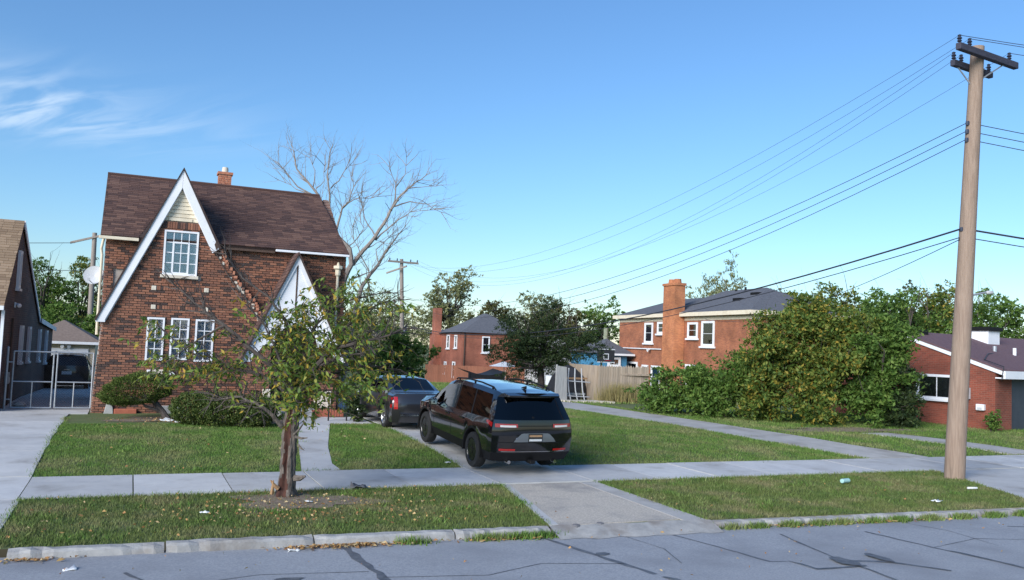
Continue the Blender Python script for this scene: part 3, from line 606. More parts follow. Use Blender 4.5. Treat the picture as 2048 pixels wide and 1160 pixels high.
# bargeboards and the gable's own roof
BY = GY-.2
prism('bargeboard', [(1.18, BY, 7.80), (-.99, BY, 3.06), (-.99, BY, 2.98), (-.73, BY, 2.98), (-.73, BY, 3.06), (1.18, BY, 7.22)], (0, .06, 0), 'white_paint', H, .008)
prism('bargeboard', [(1.183, BY+.003, 7.80), (1.183, BY+.003, 7.22), (2.17, BY+.003, 5.27), (2.36, BY+.003, 5.42)], (0, .06, 0), 'white_paint', H, .008)
prism('rotten_patch', [(2.21, BY-.006, 5.55), (2.27, BY-.006, 5.66), (2.35, BY-.006, 5.47), (2.27, BY-.006, 5.38)], (0, .009, 0), 'dark_wood', H)
prism('soffit', [(-.73, BY+.06, 3.0), (1.18, BY+.06, 7.2), (1.18, BY+.06, 7.28), (-.8, BY+.06, 3.0)], (0, .2, 0), 'white_paint', H)
prism('soffit', [(1.18, BY+.06, 7.2), (2.17, BY+.06, 5.3), (2.25, BY+.06, 5.3), (1.185, BY+.06, 7.28)], (0, .2, 0), 'white_paint', H)
gr = prism('gable_roof', [(1.18, BY-.03, 7.86), (-1.03, BY-.03, 3.05), (-.98, BY-.03, 3.02), (1.18, BY-.03, 7.80)], (0, .75, 0), 'felt', H)
prism('gable_roof', [(1.185, BY-.03, 7.865), (1.18, BY-.03, 7.80), (2.37, BY-.03, 5.42), (2.43, BY-.03, 5.44)], (0, .75, 0), 'felt', H)
prism('gable_roof', [(1.18, BY+.7, 7.86), (.15, BY+.7, 5.62), (1.18, BY+.7, 5.62), (2.3, BY+.7, 5.62)], (0, 2.9, 0), 'felt', H)
# where the lower right rake came away: a raw scar of brick, old mortar and dangling flashing
scar = [(2.42, 5.36), (2.65, 4.95), (3.07, 4.34), (3.48, 3.89), (3.74, 3.42), (3.92, 3.05)]
m1, m2, m3 = MB(), MB(), MB(); rg = random.Random(5)
for (a, b), (c, d) in zip(scar, scar[1:]):
    for k in range(5):
        t = k/5; x0, z0 = a+(c-a)*t, b+(d-b)*t; w = rg.uniform(.05, .10)
        m1.obox((x0-.02+rg.uniform(-.03, .03), GY-.1, z0-.05), (w, 0, 0), (0, .12, 0), (0, 0, rg.uniform(.06, .13)))
        if rg.random() < .45: m2.obox((x0-.13+rg.uniform(-.04, .05), GY-.095, z0-.08), (rg.uniform(.05, .12), 0, rg.uniform(-.03, .03)), (0, .03, 0), (0, 0, rg.uniform(.04, .1)))
m3.tube([(x_-.16, GY-.13, z_-.05) for x_, z_ in scar[:5]], .016, 5)
tag(m1.build('brick_scar', 'raw_brick', H), kind='stuff'); tag(m2.build('mortar_scar', 'limestone', H), kind='stuff'); m3.build('loose_flashing', 'dark_bark', H)
# main wall
mainw = [(-.88, Z0), (6.47, Z0), (6.47, 5.56), (-.88, 5.56)]
mw = prism('main_wall', [(a, MY, b) for a, b in mainw], (0, .2, 0), 'mortar', H)
lay(mainw, [(-.6, 2.3, 0, 4.6), (-.2, 2.3, 4.6, 5.0), (.35, 2.1, 5, 5.9), (2.0, 3.7, 0, 3.3), (2.1, 2.9, 3.3, 4.4)], (0, MY, 0), (1, 0, 0), (0, 0, 1), (0, -1, 0), .215, .074, .017, .06, mw, 'brick', 'brick', 0)
box('side_wall', (-.87, MY+.2, Z0), (-.67, 35.6, 5.6), 'house_side_brick', H); box('side_wall', (6.25, MY+.2, Z0), (6.45, 35.6, 5.6), 'house_side_brick', H)
box('rear_wall', (-.66, 35.4, Z0), (6.24, 35.6, 5.6), 'house_side_brick', H)
for x_ in (-.87, 6.25): prism('side_gable', [(x_, MY+.02, 5.6), (x_, 35.6, 5.6), (x_, 32.15, 7.92)], (.2, 0, 0), 'house_side_brick', H)
# main roof: two slopes
EY, EZ, RY, RZ = 28.42, 5.6, 32.15, 8.03
sl = Vector((0, RY-EY, RZ-EZ)); SLn = sl.length; nrm = Vector((0, -(RZ-EZ), RY-EY)).normalized()
rf = prism('roof', [(-1.02, EY, EZ), (6.5, EY, EZ), (6.12, RY, RZ), (-1.06, RY, RZ)], -nrm*.1, 'felt', H)
prism('roof', [(-1.02, 35.88, EZ), (6.5, 35.88, EZ), (6.12, RY+.01, RZ), (-1.06, RY+.01, RZ)], -Vector((0, RZ-EZ, RY-EY)).normalized()*.1, 'shingle', H)
poly = [(-1.02, .0), (.02, 0), (.95, SLn*.72), (1.18, SLn*.86), (1.5, SLn*.72), (2.33, 0), (6.5, 0), (6.12, SLn), (-1.06, SLn)]
lay(poly, [], (0, EY, EZ), (1, 0, 0), sl, nrm, .31, .135, .006, .008, rf, 'shingle', 'shingle', 300, .002, .008)
MB().tube([(-1.06, RY, RZ+.02), (6.12, RY, RZ+.02)], .06, 6).build('ridge_cap', 'shingle', H)
box('gutter', (-1.06, EY-.07, EZ-.13), (.04, EY+.0, EZ-.035), 'cream_paint', H, .01)
box('gutter', (4.1, EY-.07, EZ-.115), (6.5, EY+.0, EZ-.04), 'white_paint', H, .01)
box('fascia', (2.4, EY+.06, EZ-.16), (4.09, EY+.1, EZ-.07), 'dark_wood', H)
MB().tube([(-.93, 28.6, 5.5), (-.98, 28.66, 5.2), (-.95, 28.7, 5.0), (-.95, 28.7, 2.6)], .04, 8).build('downspout', 'cream_paint', H, True)
# chimney
CHX = 2.74
ch = box('chimney', (CHX-.2, 32.2, 7.6), (CHX+.2, 32.6, 8.47), 'mortar', H)
for N_, U_, o_ in (((0, -1, 0), (1, 0, 0), (CHX-.22, 32.2, 7.7)), ((-1, 0, 0), (0, 1, 0), (CHX-.2, 32.18, 7.7))):
    lay([(0, 0), (.44, 0), (.44, .78), (0, .78)], [], o_, U_, (0, 0, 1), N_, .2, .075, .012, .02, ch, 'chimney_brick', 'raw_brick', 0)
box('chimney_cap', (CHX-.26, 32.14, 8.47), (CHX+.26, 32.66, 8.56), 'raw_brick', ch); MB().lathe([(.11, 0), (.115, .1), (.1, .2)], (CHX, 32.4, 8.56), n=12).build('chimney_pot', 'limestone', ch, True)
# entry vestibule
VY = 27.55
prism('vestibule_gable', [(4.69, VY, 5.3), (3.14, VY, 1.95), (3.42, VY, 1.95), (3.75, VY, 2.45), (4.05, VY, 2.45), (4.15, VY, 2.8), (4.4, VY, 3.05), (4.75, VY, 3.15), (5.1, VY, 3.05), (5.35, VY, 2.8), (5.45, VY, 2.45), (5.75, VY, 2.45), (6.05, VY, 2.05), (6.3, VY, 2.05)], (0, .05, 0), 'white_paint', H)
for (a, b), (c, d) in (((4.69, 5.38), (3.08, 1.9)), ((4.69, 5.38), (6.36, 2.0))):
    s_ = 1 if c > a else -1
    prism('vestibule_bargeboard', [(a, VY-.05, b-.02), (c, VY-.05, d), (c-s_*.13, VY-.05, d), (a, VY-.05, b-.33)], (0, .045, 0), 'white_paint', H, .006)
    r_ = prism('vestibule_roof', [(a, VY-.12, b+.05), (c+s_*.03, VY-.12, d), (c-s_*.03, VY-.12, d-.0), (a, VY-.12, b-.03)], (0, MY-VY+.11, 0), 'felt', H)
    U_ = Vector((0, 1, 0)); Vv = Vector((a-(c+s_*.03), 0, b+.05-d)); Nn = Vector((s_*abs(Vv.z), 0, abs(Vv.x)))
    lay([(0, 0), (MY-VY+.1, 0), (MY-VY+.1, Vv.length), (0, Vv.length)], [], (c+s_*.03, VY-.12, d), U_, Vv, Nn, .3, .13, .006, .008, r_, 'shingle', 'shingle', 0, .002, .008)
box('timber_batten', (4.66, VY-.012, 3.4), (4.705, VY-.001, 5.0), 'dark_wood', H)
for a, b in ((3.36, 4.02), (5.48, 6.12)):
    p_ = box('vestibule_pier', (a, VY+.06, Z0), (b, MY-.07, 2.5), 'mortar', H)
    lay([(a, Z0), (b, Z0), (b, 2.5), (a, 2.5)], [], (0, VY+.06, 0), (1, 0, 0), (0, 0, 1), (0, -1, 0), .215, .074, .017, .05, p_, 'brick', 'brick', 0)
    lay([(VY+.02, Z0), (MY-.1, Z0), (MY-.1, 2.4), (VY+.02, 2.4)], [], (a, 0, 0), (0, 1, 0), (0, 0, 1), (-1, 0, 0), .215, .074, .017, .05, p_, 'brick', 'brick', 0)
box('pier_stone', (3.82, VY-.02, .72), (4.06, VY+.1, 1.12), 'limestone', H, .01); box('pier_stone', (5.42, VY-.02, .55), (5.95, VY+.1, 1.08), 'limestone', H, .01)
dr = box('door', (4.25, MY-.12, .55), (5.25, MY-.07, 2.75), 'dark_wood', H); MB().lathe([(.03, 0), (.035, .03), (.02, .05)], (4.35, MY-.12, 1.5), (0, -1, 0), 10).build('handle', 'chrome', dr)
box('porch_floor', (4.03, VY-.05, .2), (5.47, MY-.08, .55), 'concrete', H)
for i, (y0, z1) in enumerate(((26.6, .40), (26.95, .48), (27.25, .56))): box('step', (4.35-.03*i, y0, .2), (5.25+.03*i, VY-.06, z1), 'stone_grey', H, .01)
box('tiled_kerb', (5.3, 27.2, .2), (6.3, 27.45, .5), 'red_tile', H, .01)
# cream leader head and pipe at the right corner
lh = MB(); lh.lathe([(.05, 0), (.09, .06), (.09, .22), (.15, .27), (.15, .36), (.05, .38), (.03, .48)], (6.18, MY-.16, 4.82), n=8); lh.build('leader_head', 'cream_paint', H)
MB().tube([(6.18, MY-.16, 4.82), (6.18, MY-.16, .4)], .045, 8).build('downspout', 'cream_paint', H, True)
box('pipe_strap', (6.05, MY-.13, 4.28), (6.31, MY-.065, 4.33), 'cream_paint', H)

# satellite dish on the left corner
D = thing('satellite_dish', 'pale grey satellite dish on the corner of the gabled brick house', 'satellite dish', (-1.1, 28.9, 4.33))
md = MB(); md.lathe([(.0, 0), (.12, .012), (.22, .045), (.30, .09), (.295, .1), (.2, .06), (.0, .02)], (-1.12, 28.9, 4.36), (-.25, -.9, .3), 20); md.build('reflector', 'dish_grey', D, True)
MB().tube([(-1.12, 28.95, 4.3), (-1.0, 29.0, 4.1), (-.85, 29.0, 4.05)], .02, 6).build('mast', 'galvanised', D); MB().tube([(-1.12, 28.85, 4.1), (-1.25, 28.5, 4.22)], .012, 5).build('feed_arm', 'galvanised', D)
box('feed_horn', (-1.29, 28.45, 4.2), (-1.22, 28.52, 4.27), 'dish_grey', D)
# iron railing and step
R_ = thing('iron_railing', 'low black iron railing at the end of the front walk', 'railing', (5.85, 26.0, .28))
for x_ in (5.57, 6.12): box('post', (x_-.018, 25.98, .27), (x_+.018, 26.02, 1.0), 'iron', R_)
for z_ in (.4, .9): box('rail', (5.59, 25.99, z_), (6.10, 26.01, z_+.02), 'iron', R_)
for i in range(6): box('baluster', (5.66+i*.08-.006, 25.994, .42), (5.66+i*.08+.006, 26.006, .9), 'iron', R_)

# ------------------------------------------------------------------ neighbour house on the left
N_ = thing('brick_house', 'dark brick house with tan shingle roof behind the chain-link gate', 'house', (-5.5, 28.5, .29))
NXs = -3.42
prof = [(28.6, 0), (28.6, 3.42), (31.8, 6.1), (39.0, 3.12), (46.4, 2.75), (46.4, 0)]
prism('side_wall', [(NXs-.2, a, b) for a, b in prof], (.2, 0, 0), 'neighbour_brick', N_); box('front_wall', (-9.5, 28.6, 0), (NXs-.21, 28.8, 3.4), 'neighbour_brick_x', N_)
tl = Vector((0, 31.8-28.35, 6.16-3.3)); tn = Vector((0, -tl.z, tl.y)).normalized()
nr = prism('roof', [(-9.6, 28.35, 3.3), (NXs+.04, 28.35, 3.3), (NXs+.04, 31.8, 6.16), (-9.6, 31.8, 6.16)], -tn*.1, 'felt', N_)
lay([(-6.2, 0), (NXs+.05, 0), (NXs+.05, tl.length), (-6.2, tl.length)], [], (0, 28.35, 3.3), (1, 0, 0), tl, tn, .31, .14, .006, .008, nr, 'shingle', 'tan_shingle', 260, .002, .012)
prism('roof', [(-9.6, 31.81, 6.16), (NXs+.04, 31.81, 6.16), (NXs+.04, 39.2, 3.1), (-9.6, 39.2, 3.1)], (0, 0, -.1), 'felt', N_)
prism('roof', [(-9.6, 39.21, 3.1), (NXs+.1, 39.21, 3.1), (NXs+.1, 46.6, 2.75), (-9.6, 46.6, 2.75)], (0, 0, -.08), 'slate_roof', N_)
prism('rake_trim', [(NXs+.045, 31.75, 6.17), (NXs+.045, 39.2, 3.1), (NXs+.045, 39.2, 2.92), (NXs+.045, 31.75, 5.96)], (.03, 0, 0), 'white_paint', N_)
prism('rake_trim', [(NXs+.105, 39.22, 3.08), (NXs+.105, 46.6, 2.74), (NXs+.105, 46.6, 2.56), (NXs+.105, 39.22, 2.9)], (.03, 0, 0), 'white_paint', N_)
box('gutter', (-9.6, 28.22, 3.2), (NXs+.06, 28.34, 3.32), 'white_paint', N_); box('corner_trim', (NXs-.02, 28.5, .3), (NXs+.06, 28.59, 3.2), 'white_paint', N_)
for y0, z0, z1, w in ((33.0, 1.55, 2.78, .55), (35.4, 1.5, 2.75, .6), (39.3, 1.4, 2.65, .6), (42.4, 1.2, 2.6, .6), (31.1, 3.95, 5.15, .5)):
    wf = MB().box((NXs+.003, y0, z0), (NXs+.09, y0+.1, z1)).box((NXs+.003, y0+w-.1, z0), (NXs+.09, y0+w, z1)).box((NXs+.003, y0+.1, z0), (NXs+.085, y0+w-.1, z0+.1)).box((NXs+.003, y0+.1, z1-.1), (NXs+.085, y0+w-.1, z1)).build('window', 'white_paint', N_)
    box('pane', (NXs+.004, y0+.1, z0+.1), (NXs+.03, y0+w-.1, z1-.1), 'tinted_glass', wf); box('sill', (NXs+.003, y0-.06, z0-.08), (NXs+.13, y0+w+.06, z0-.003), 'white_paint', wf)
    box('unlit_room_sheet', (NXs+.0015, y0+.1, z0+.1), (NXs+.003, y0+w-.1, z1-.1), 'dark_room', wf)  # flat near-black sheet on the wall, painting the unlit room behind the pane
MB().tube([(NXs+.05, 30.6, 3.0), (NXs+.05, 30.6, .3)], .035, 6).build('downspout', 'dark_wood', N_)
SC = thing('security_camera', 'white security camera high on the dark brick side wall', 'camera', (NXs+.05, 31.1, 3.4))
box('bracket', (NXs+.002, 31.05, 3.33), (NXs+.05, 31.2, 3.5), 'white_paint', SC, .01); MB().lathe([(.06, 0), (.065, .2), (.04, .22)], (NXs+.08, 31.15, 3.42), (.4, -.9, -.1), 12).build('housing', 'white_paint', SC, True)
ME = thing('meter_box', 'small grey meter box on the dark brick wall inside the gate', 'meter', (NXs+.06, 30.1, 1.1)); box('cabinet', (NXs+.003, 30.0, 1.0), (NXs+.12, 30.2, 1.35), 'galvanised', ME, .01); box('lid', (NXs+.122, 30.03, 1.04), (NXs+.135, 30.17, 1.2), 'dish_grey', ME)

# chain-link gate, two leaves
def gate(x0, x1, label):
    g_ = thing('chain_link_gate', label, 'gate', ((x0+x1)/2, 29.25, .3), group='chain-link driveway gate leaves'); y = 29.25
    z0, z1 = .36, 2.02
    for nm, a, b, r in (('frame_post', (x0, y, z0), (x0, y, z1), .024), ('frame_post', (x1, y, z0), (x1, y, z1), .024), ('rail', (x0, y, z1), (x1, y, z1), .022), ('rail', (x0, y, z0), (x1, y, z0), .022), ('rail', (x0, y, 1.13), (x1, y, 1.13), .02), ('brace', ((x0+x1)/2, y, z0), ((x0+x1)/2, y, 1.13), .018)):
        MB().tube([a, b], r, 8).build(nm, 'galvanised', g_, True)
    mb = MB(); s_ = .075; L = x1-x0; Hh = z1-z0
    for sg in (1, -1):
        c = -Hh
        while c < L:
            a0, a1 = max(0, c), min(L, c+Hh)
            if a1 > a0:
                za, zb = a0-c, a1-c; P = ((x0+a0, y+.004*sg, z0+za), (x0+a1, y+.004*sg, z0+zb)) if sg > 0 else ((x1-a0, y+.004*sg, z0+za), (x1-a1, y+.004*sg, z0+zb))
                mb.tube(P, .0022, 3, False)
            c += s_
    tag(mb.build('wire_mesh', 'iron', g_, fix=False), kind='stuff'); return g_
gate(-3.12, -2.07, 'left chain-link gate leaf beside the dark brick house'); gate(-1.97, -1.0, 'right chain-link gate leaf beside the gabled brick house')
GP = thing('gate_post', 'galvanised gate post against the dark brick house', 'post', (-3.28, 29.25, .3)); MB().tube([(-3.28, 29.25, .2), (-3.28, 29.25, 2.1)], .035, 10).build('post', 'galvanised', GP, True); MB().lathe([(.045, 0), (.04, .03), (.01, .06)], (-3.28, 29.25, 2.1), n=10).build('cap', 'galvanised', GP, True)
for z_ in (.6, 1.7): MB().tube([(-3.28, 29.25, z_), (-3.13, 29.25, z_)], .02, 6).build('hinge', 'galvanised', GP)
BK = thing('boulder', 'small pale stone lying behind the chain-link gate', 'stone', (-2.95, 29.7, .3)); mb = MB(); mb.lathe([(.05, 0), (.16, .04), (.2, .1), (.15, .17), (.05, .2)], (-2.95, 29.8, .3), n=9); mb.build('stone', 'stone_grey', BK, True)

# garage at the end of the drive
G = thing('garage', 'small cream garage with hipped brown roof and white door at the end of the drive', 'garage', (-2.9, 49, -.15))
gx0, gx1, gy0 = -4.9, -1.62, 48.5
box('wall', (gx0, gy0, -.5), (gx1, gy0+6, 2.05), 'beige_paint', G)
mb = MB(); ov = .3; E0 = [(gx0-ov, gy0-ov, 2.06), (gx1+ov, gy0-ov, 2.06), (gx1+ov, gy0+6+ov, 2.06), (gx0-ov, gy0+6+ov, 2.06)]; mb.add(E0+[(-3.26, gy0+2.3, 3.15), (-3.26, gy0+3.7, 3.15)], [(0, 1, 4), (1, 2, 5, 4), (2, 3, 5), (3, 0, 4, 5), (3, 2, 1, 0)]); mb.build('roof', 'garage_roof', G)
box('fascia', (gx0-ov, gy0-ov-.03, 1.94), (gx1+ov, gy0-ov-.002, 2.07), 'white_paint', G)
gd = box('door', (-3.95, gy0-.06, -.4), (-1.92, gy0-.01, 1.72), 'white_paint', G)
for z_ in (.1, .5, .9, 1.3): box('door_groove', (-3.93, gy0-.066, z_), (-1.94, gy0-.061, z_+.02), 'dish_grey', gd)
FL = thing('flood_light', 'twin white flood light over the white garage door', 'lamp', (-2.95, gy0-.1, 1.85)); 
for s_ in (-.12, .12): MB().lathe([(.05, 0), (.09, .14), (.09, .16)], (-2.95+s_, gy0-.05, 1.86), (s_*2, -1, -.3), 10).build('lamp_head', 'white_paint', FL, True)
box('base', (-3.02, gy0-.05, 1.82), (-2.88, gy0-.012, 1.92), 'white_paint', FL)

# ------------------------------------------------------------------ vehicles
def car(name, label, loc, rotz, P, paint, rim_m, spokes=5, pitch=0, detail=True):
    root = thing(name, label, 'car', loc, rotz, local=True); root.rotation_euler = (0, -pitch, rotz)
    L = P['L']; I = np.interp
    lv_z, lv_y = P['z'], P['y']; rx, fx = P['rear'], P['front']; W_ = P['w']
    RW = P['wr']; ax = P['axles']; RA = RW+.07
    def top(x): return float(I(x, P['topx'], P['topz']))
    def belt(x): return float(I(x, P['beltx'], P['beltz']))
    G0 = P['gh']
    def pt(s_, k):
        x = rx[k]+P['round']+(s_/L)*(fx[k]-rx[k]-P['round'])
        arch = 0
        for a in ax:
            d = RA*RA-(x-a)**2
            if d > 0: arch = max(arch, RW+sqrt(d)*1.0)
        nose = float(I(x, [0, .35, L-1.0, L-.35, L], [P.get('tail', .96), 1, 1, .93, .76]))
        b = belt(x); t = top(x); g = max(0, min(1, (t-b)/G0))
        if k <= 3:
            z = lv_z[k]; z = min(z, b-.03*(4-k)); z = max(z, arch+.0+.035*k if arch > lv_z[0] else 0, lv_z[k] if arch == 0 else 0) if arch > lv_z[0] else z
            z = min(z, b-.015*(4-k)); y = lv_y[k]
        elif k == 4: z, y = b, lv_y[4]
        else:
            f = {5: .80, 6: .94, 7: .99, 8: 1}[k]; z = b+(t-b)*f
            y = {5: .90*lv_y[4]*(1-g)+P['yr'][0]*g, 6: .72*lv_y[4]*(1-g)+P['yr'][1]*g, 7: .4*lv_y[4]*(1-g)+P['yr'][2]*g, 8: 0}[k]
        return Vector((x, y*W_*nose, z))
    ns = int(L/.065); SS = [L*i/ns for i in range(ns+1)]
    parts = {}
    def put(nm, vs_, f=None): parts.setdefault(nm, MB()).add(vs_, [f or tuple(range(len(vs_)))])
    M = lambda v_: Vector((v_.x, -v_.y, v_.z))
    for i in range(ns):
        for k in range(8):
            q = [pt(SS[i], k), pt(SS[i+1], k), pt(SS[i+1], k+1), pt(SS[i], k+1)]; xm = (q[0].x+q[1].x+q[2].x+q[3].x)/4
            nm = 'body'
            if k == 0: nm = P.get('clad', 'body')
            if k == 4:
                for w0, w1 in P['side_windows']:
                    if w0 < xm < w1: nm = 'side_window_%g' % w0
                if nm == 'body' and P['side_windows'][0][0]-.02 < xm < P['side_windows'][-1][1]+.02: nm = 'pillar_%d' % sum(xm > w1 for _, w1 in P['side_windows'])
            if k >= 6:
                a, b = P['windshield']
                if a < xm < b: nm = 'windscreen'
                if 'rear_glass' in P and P['rear_glass'][0] < xm < P['rear_glass'][1]: nm = 'rear_window'
            if k == 8-1:
                put(nm, q[:3]+[q[3]]); put(nm, [M(v_) for v_ in reversed(q)])
            else:
                sw_ = nm.startswith(('side_window', 'pillar')); put(nm+('|L' if sw_ else ''), q); put(nm+('|R' if sw_ else ''), [M(v_) for v_ in reversed(q)])
        a, b = pt(SS[i], 0), pt(SS[i+1], 0); put('underbody', [a, M(a), M(b), b])
    NC = 14
    for e, s_, sg in (('r', 0, 1), ('f', L, -1)):
        rows = []
        for k in range(8):
            p = pt(s_, k); row = []
            for c in range(NC+1):
                t = 1-2*c/NC; x = p.x-sg*P['round']*(1-abs(t)**3.5)*(1 if e == 'r' else 1.2)
                row.append(Vector((x, p.y*t, p.z)))
            rows.append(row)
        for k in range(7):
            for c in range(NC):
                nm = 'body'
                if k == 0: nm = P.get('clad', 'body')
                t = 1-2*(c+.5)/NC
                if e == 'r' and P.get('hatch') and k == 4 and abs(t) < .93: nm = 'rear_window'
                if e == 'r' and P.get('hatch') and k == 1: nm = 'body'
                put(nm, [rows[k][c], rows[k][c+1], rows[k+1][c+1], rows[k+1][c]])
        put('body', rows[7]+[pt(s_, 8)])
        put('underbody', rows[0])
    MT = {'body': paint, 'cladding': 'plastic_black', 'pillar': 'plastic_black', 'underbody': 'plastic_black', 'windscreen': 'light_tint_glass', 'rear_window': 'tinted_glass'}
    for nm, mb in parts.items():
        base = nm.split('|')[0]
        if base.startswith('side_window'): m_ = P['swm'][[w for w, _ in P['side_windows']].index(float(base.split('_')[-1]))]; on = 'side_window'
        else:
            on = 'pillar' if base.startswith('pillar') else base; m_ = MT[on]
        o = mb.build(on, m_, root, fix=False); me = o.data
        bm = bmesh.new(); bm.from_mesh(me); bmesh.ops.remove_doubles(bm, verts=bm.verts, dist=.0008); bmesh.ops.recalc_face_normals(bm, faces=bm.faces); bm.to_mesh(me); bm.free()
        me.polygons.foreach_set('use_smooth', np.ones(len(me.polygons), bool)); me.set_sharp_from_angle(angle=radians(32))
    # dark cabin so that the glass has something behind it
    cx0, cx1 = P['cabin']; zb = belt((cx0+cx1)/2)-.12
    MB().box((cx0, -.68*W_, .5), (cx1, .68*W_, zb)).build('cabin', 'dark_room', root)
    for sx in (cx0+.75, cx0+1.6):
        for sy in (-.36, .36): MB().box((sx, sy-.22, zb), (sx+.12, sy+.22, zb+.42)).build('seat_back', 'plastic_black', root, bevel=.04)
    # wheels
    for a in ax:
        for sg in (1, -1):
            y0 = sg*(W_*.985-.13); w = MB()
            wt = .235 if RW > .36 else .215; n = 36
            w.lathe([(RW*.62, -wt/2+.03), (RW*.70, -wt/2), (RW*.94, -wt/2+.005), (RW, -wt/2+.035), (RW, wt/2-.035), (RW*.94, wt/2-.005), (RW*.70, wt/2), (RW*.64, wt/2-.025)], (a, y0, RW), (0, sg, 0), n)
            ty = w.build('wheel', 'rubber', root, True)
            r_ = MB(); r_.lathe([(RW*.685, wt/2-.02), (RW*.66, wt/2-.005), (RW*.62, wt/2-.02), (RW*.6, wt/2-.09), (RW*.1, wt/2-.10)], (a, y0, RW), (0, sg, 0), n); r_.build('rim', rim_m, ty, True)
            sp = MB(); yf = y0+sg*(wt/2-.018)
            for k in range(spokes):
                for dd in (-.13, .13):
                    q = 2*pi*k/spokes+pi/2; c = Vector((a+cos(q)*.05, yf, RW+sin(q)*.05)); e = Vector((a+cos(q+dd)*RW*.65, yf, RW+sin(q+dd)*RW*.65)); dv_ = (e-c); t_ = Vector((-dv_.z, 0, dv_.x)).normalized()*.020
                    sp.obox(c-t_, dv_, t_*2, Vector((0, -sg*.035, 0)))
            sp.lathe([(.075, -.03), (.07, .004), (.03, .012)], (a, yf, RW), (0, sg, 0), 14); sp.build('spokes', rim_m, ty)
            if detail:
                ar = MB(); A = []
                for k in range(19):
                    q = pi*k/18*1.10-.16; rr = RA+.012
                    A.append((a+cos(q)*rr, q, RW+sin(q)*rr))
                yb = pt(min(max((a-rx[1]-P['round'])/(fx[1]-rx[1]-P['round'])*L, 0), L), 1).y
                V_ = [];
                for x_, q, z_ in A: V_ += [(x_, sg*(yb+.012), z_), (x_+cos(q)*.055, sg*(yb+.018), z_+sin(q)*.055), (x_+cos(q)*.055, sg*(yb-.06), z_+sin(q)*.055), (x_, sg*(yb-.08), z_)]
                F_ = []
                for k in range(18):
                    for c in range(4): F_.append((4*k+c, 4*k+(c+1) % 4, 4*k+4+(c+1) % 4, 4*k+4+c))
                ar.add(V_, F_).build('wheel_arch', P.get('arch', 'plastic_black'), root, True)
    def side(x, z, off=.004, sg=1):   # point on the flank
        s_ = (x-rx[2]-P['round'])/(fx[2]-rx[2]-P['round'])*L; lo = [pt(s_, k) for k in range(5)]
        y = float(I(z, [p.z for p in lo], [p.y for p in lo])); return Vector((x, sg*(y+off), z))
    for sg in (1, -1):
        for xs, z0, z1 in P['seams']:
            mb = MB(); zz = np.linspace(z0, z1, 8); V_ = []
            for z_ in zz: p = side(xs, z_, .0025, sg); V_ += [p+Vector((-.006, 0, 0)), p+Vector((.006, 0, 0))]
            mb.add(V_, [(2*k, 2*k+1, 2*k+3, 2*k+2) for k in range(7)]).build('door_seam', 'plastic_black', root, fix=False)
        for xh, zh in P['handles']:
            p = side(xh, zh, .03, sg); MB().box((xh-.11, min(p.y, p.y-sg*.03), zh-.018), (xh+.11, max(p.y, p.y-sg*.03), zh+.018)).build('door_handle', paint, root, bevel=.008)
        mx, mz = P['mirror']; p = side(mx, belt(mx)-.03, 0, sg)
        mb = MB(); y0 = p.y; mb.lathe([(.03, -.11), (.075, -.09), (.085, 0), (.075, .08), (.03, .10)], (mx, y0+sg*.13, mz), (0, 1, 0), 12)
        mo = mb.build('mirror', paint, root, True); mo.scale = (.8, 1, 1); mo.location.x = mx*.2
        MB().box((mx-.080, y0+sg*.13-.075, mz-.055), (mx-.074, y0+sg*.13+.075, mz+.055)).build('mirror_glass', 'chrome', mo)
        MB().box((mx-.03, min(y0-.03*sg, y0+.08*sg), mz-.075), (mx+.03, max(y0-.03*sg, y0+.08*sg), mz-.045)).build('mirror_arm', 'plastic_black', root)
    return root, pt, side

SUVP = dict(L=5.2, w=1.0, z=[.30, .50, .80, 1.00], y=[.90, .965, .985, .975, .93], rear=[.20, .06, .02, .03, .06, .30, .26, .24, .24], front=[5.02, 5.12, 5.19, 5.18, 5.10, 5.02, 5.0, 5.0, 5.0], round=.14,
    topx=[0, .25, .7, 1.6, 2.5, 3.1, 3.35, 4.12, 4.4, 4.95, 5.2], topz=[1.70, 1.74, 1.785, 1.81, 1.80, 1.745, 1.68, 1.215, 1.18, 1.11, 1.02], beltx=[0, .8, 3.6, 4.3, 5.2], beltz=[1.20, 1.165, 1.10, 1.07, .96], gh=.62, yr=[.745, .665, .36],
    wr=.385, axles=[1.18, 4.27], clad='cladding', side_windows=[(.55, 1.42), (1.53, 2.42), (2.53, 3.85)], swm=['tinted_glass', 'tinted_glass', 'light_tint_glass'], windshield=(3.38, 4.08), hatch=True, cabin=(.45, 3.6),
    seams=[(1.62, .56, 1.13), (2.48, .52, 1.11), (3.62, .52, 1.09)], handles=[(1.82, 1.0), (2.72, .98)], mirror=(3.48, 1.13), tail=.955)
SX, SY = 7.97, 17.87; SR = radians(91.5)   # rear axle centre
fwd = Vector((cos(SR), sin(SR), 0)); org = Vector((SX, SY, .02))-fwd*1.18
suv, spt, sside = car('parked_car', 'glossy black sport utility vehicle parked across the sidewalk on the drive', (org.x, org.y, .012), SR, SUVP, 'car_black', 'rim_black', pitch=math.atan2(.175, 3.09))
def rearx(z):   # outside of the tail at the centre line
    return float(np.interp(z, [.3, .5, .8, 1.0, 1.2, 1.6], [.20, .06, .02, .03, .06, .27]))
sp_ = MB(); sp_.add([(.34, -.66, 1.74), (.34, .66, 1.74), (.17, .61, 1.70), (.17, -.61, 1.70), (.34, -.64, 1.66), (.34, .64, 1.66), (.18, .59, 1.668), (.18, -.59, 1.668)], [(0, 1, 2, 3), (7, 6, 5, 4), (3, 2, 6, 7), (0, 3, 7, 4), (1, 5, 6, 2)]); sp_.build('spoiler', 'car_black', suv)
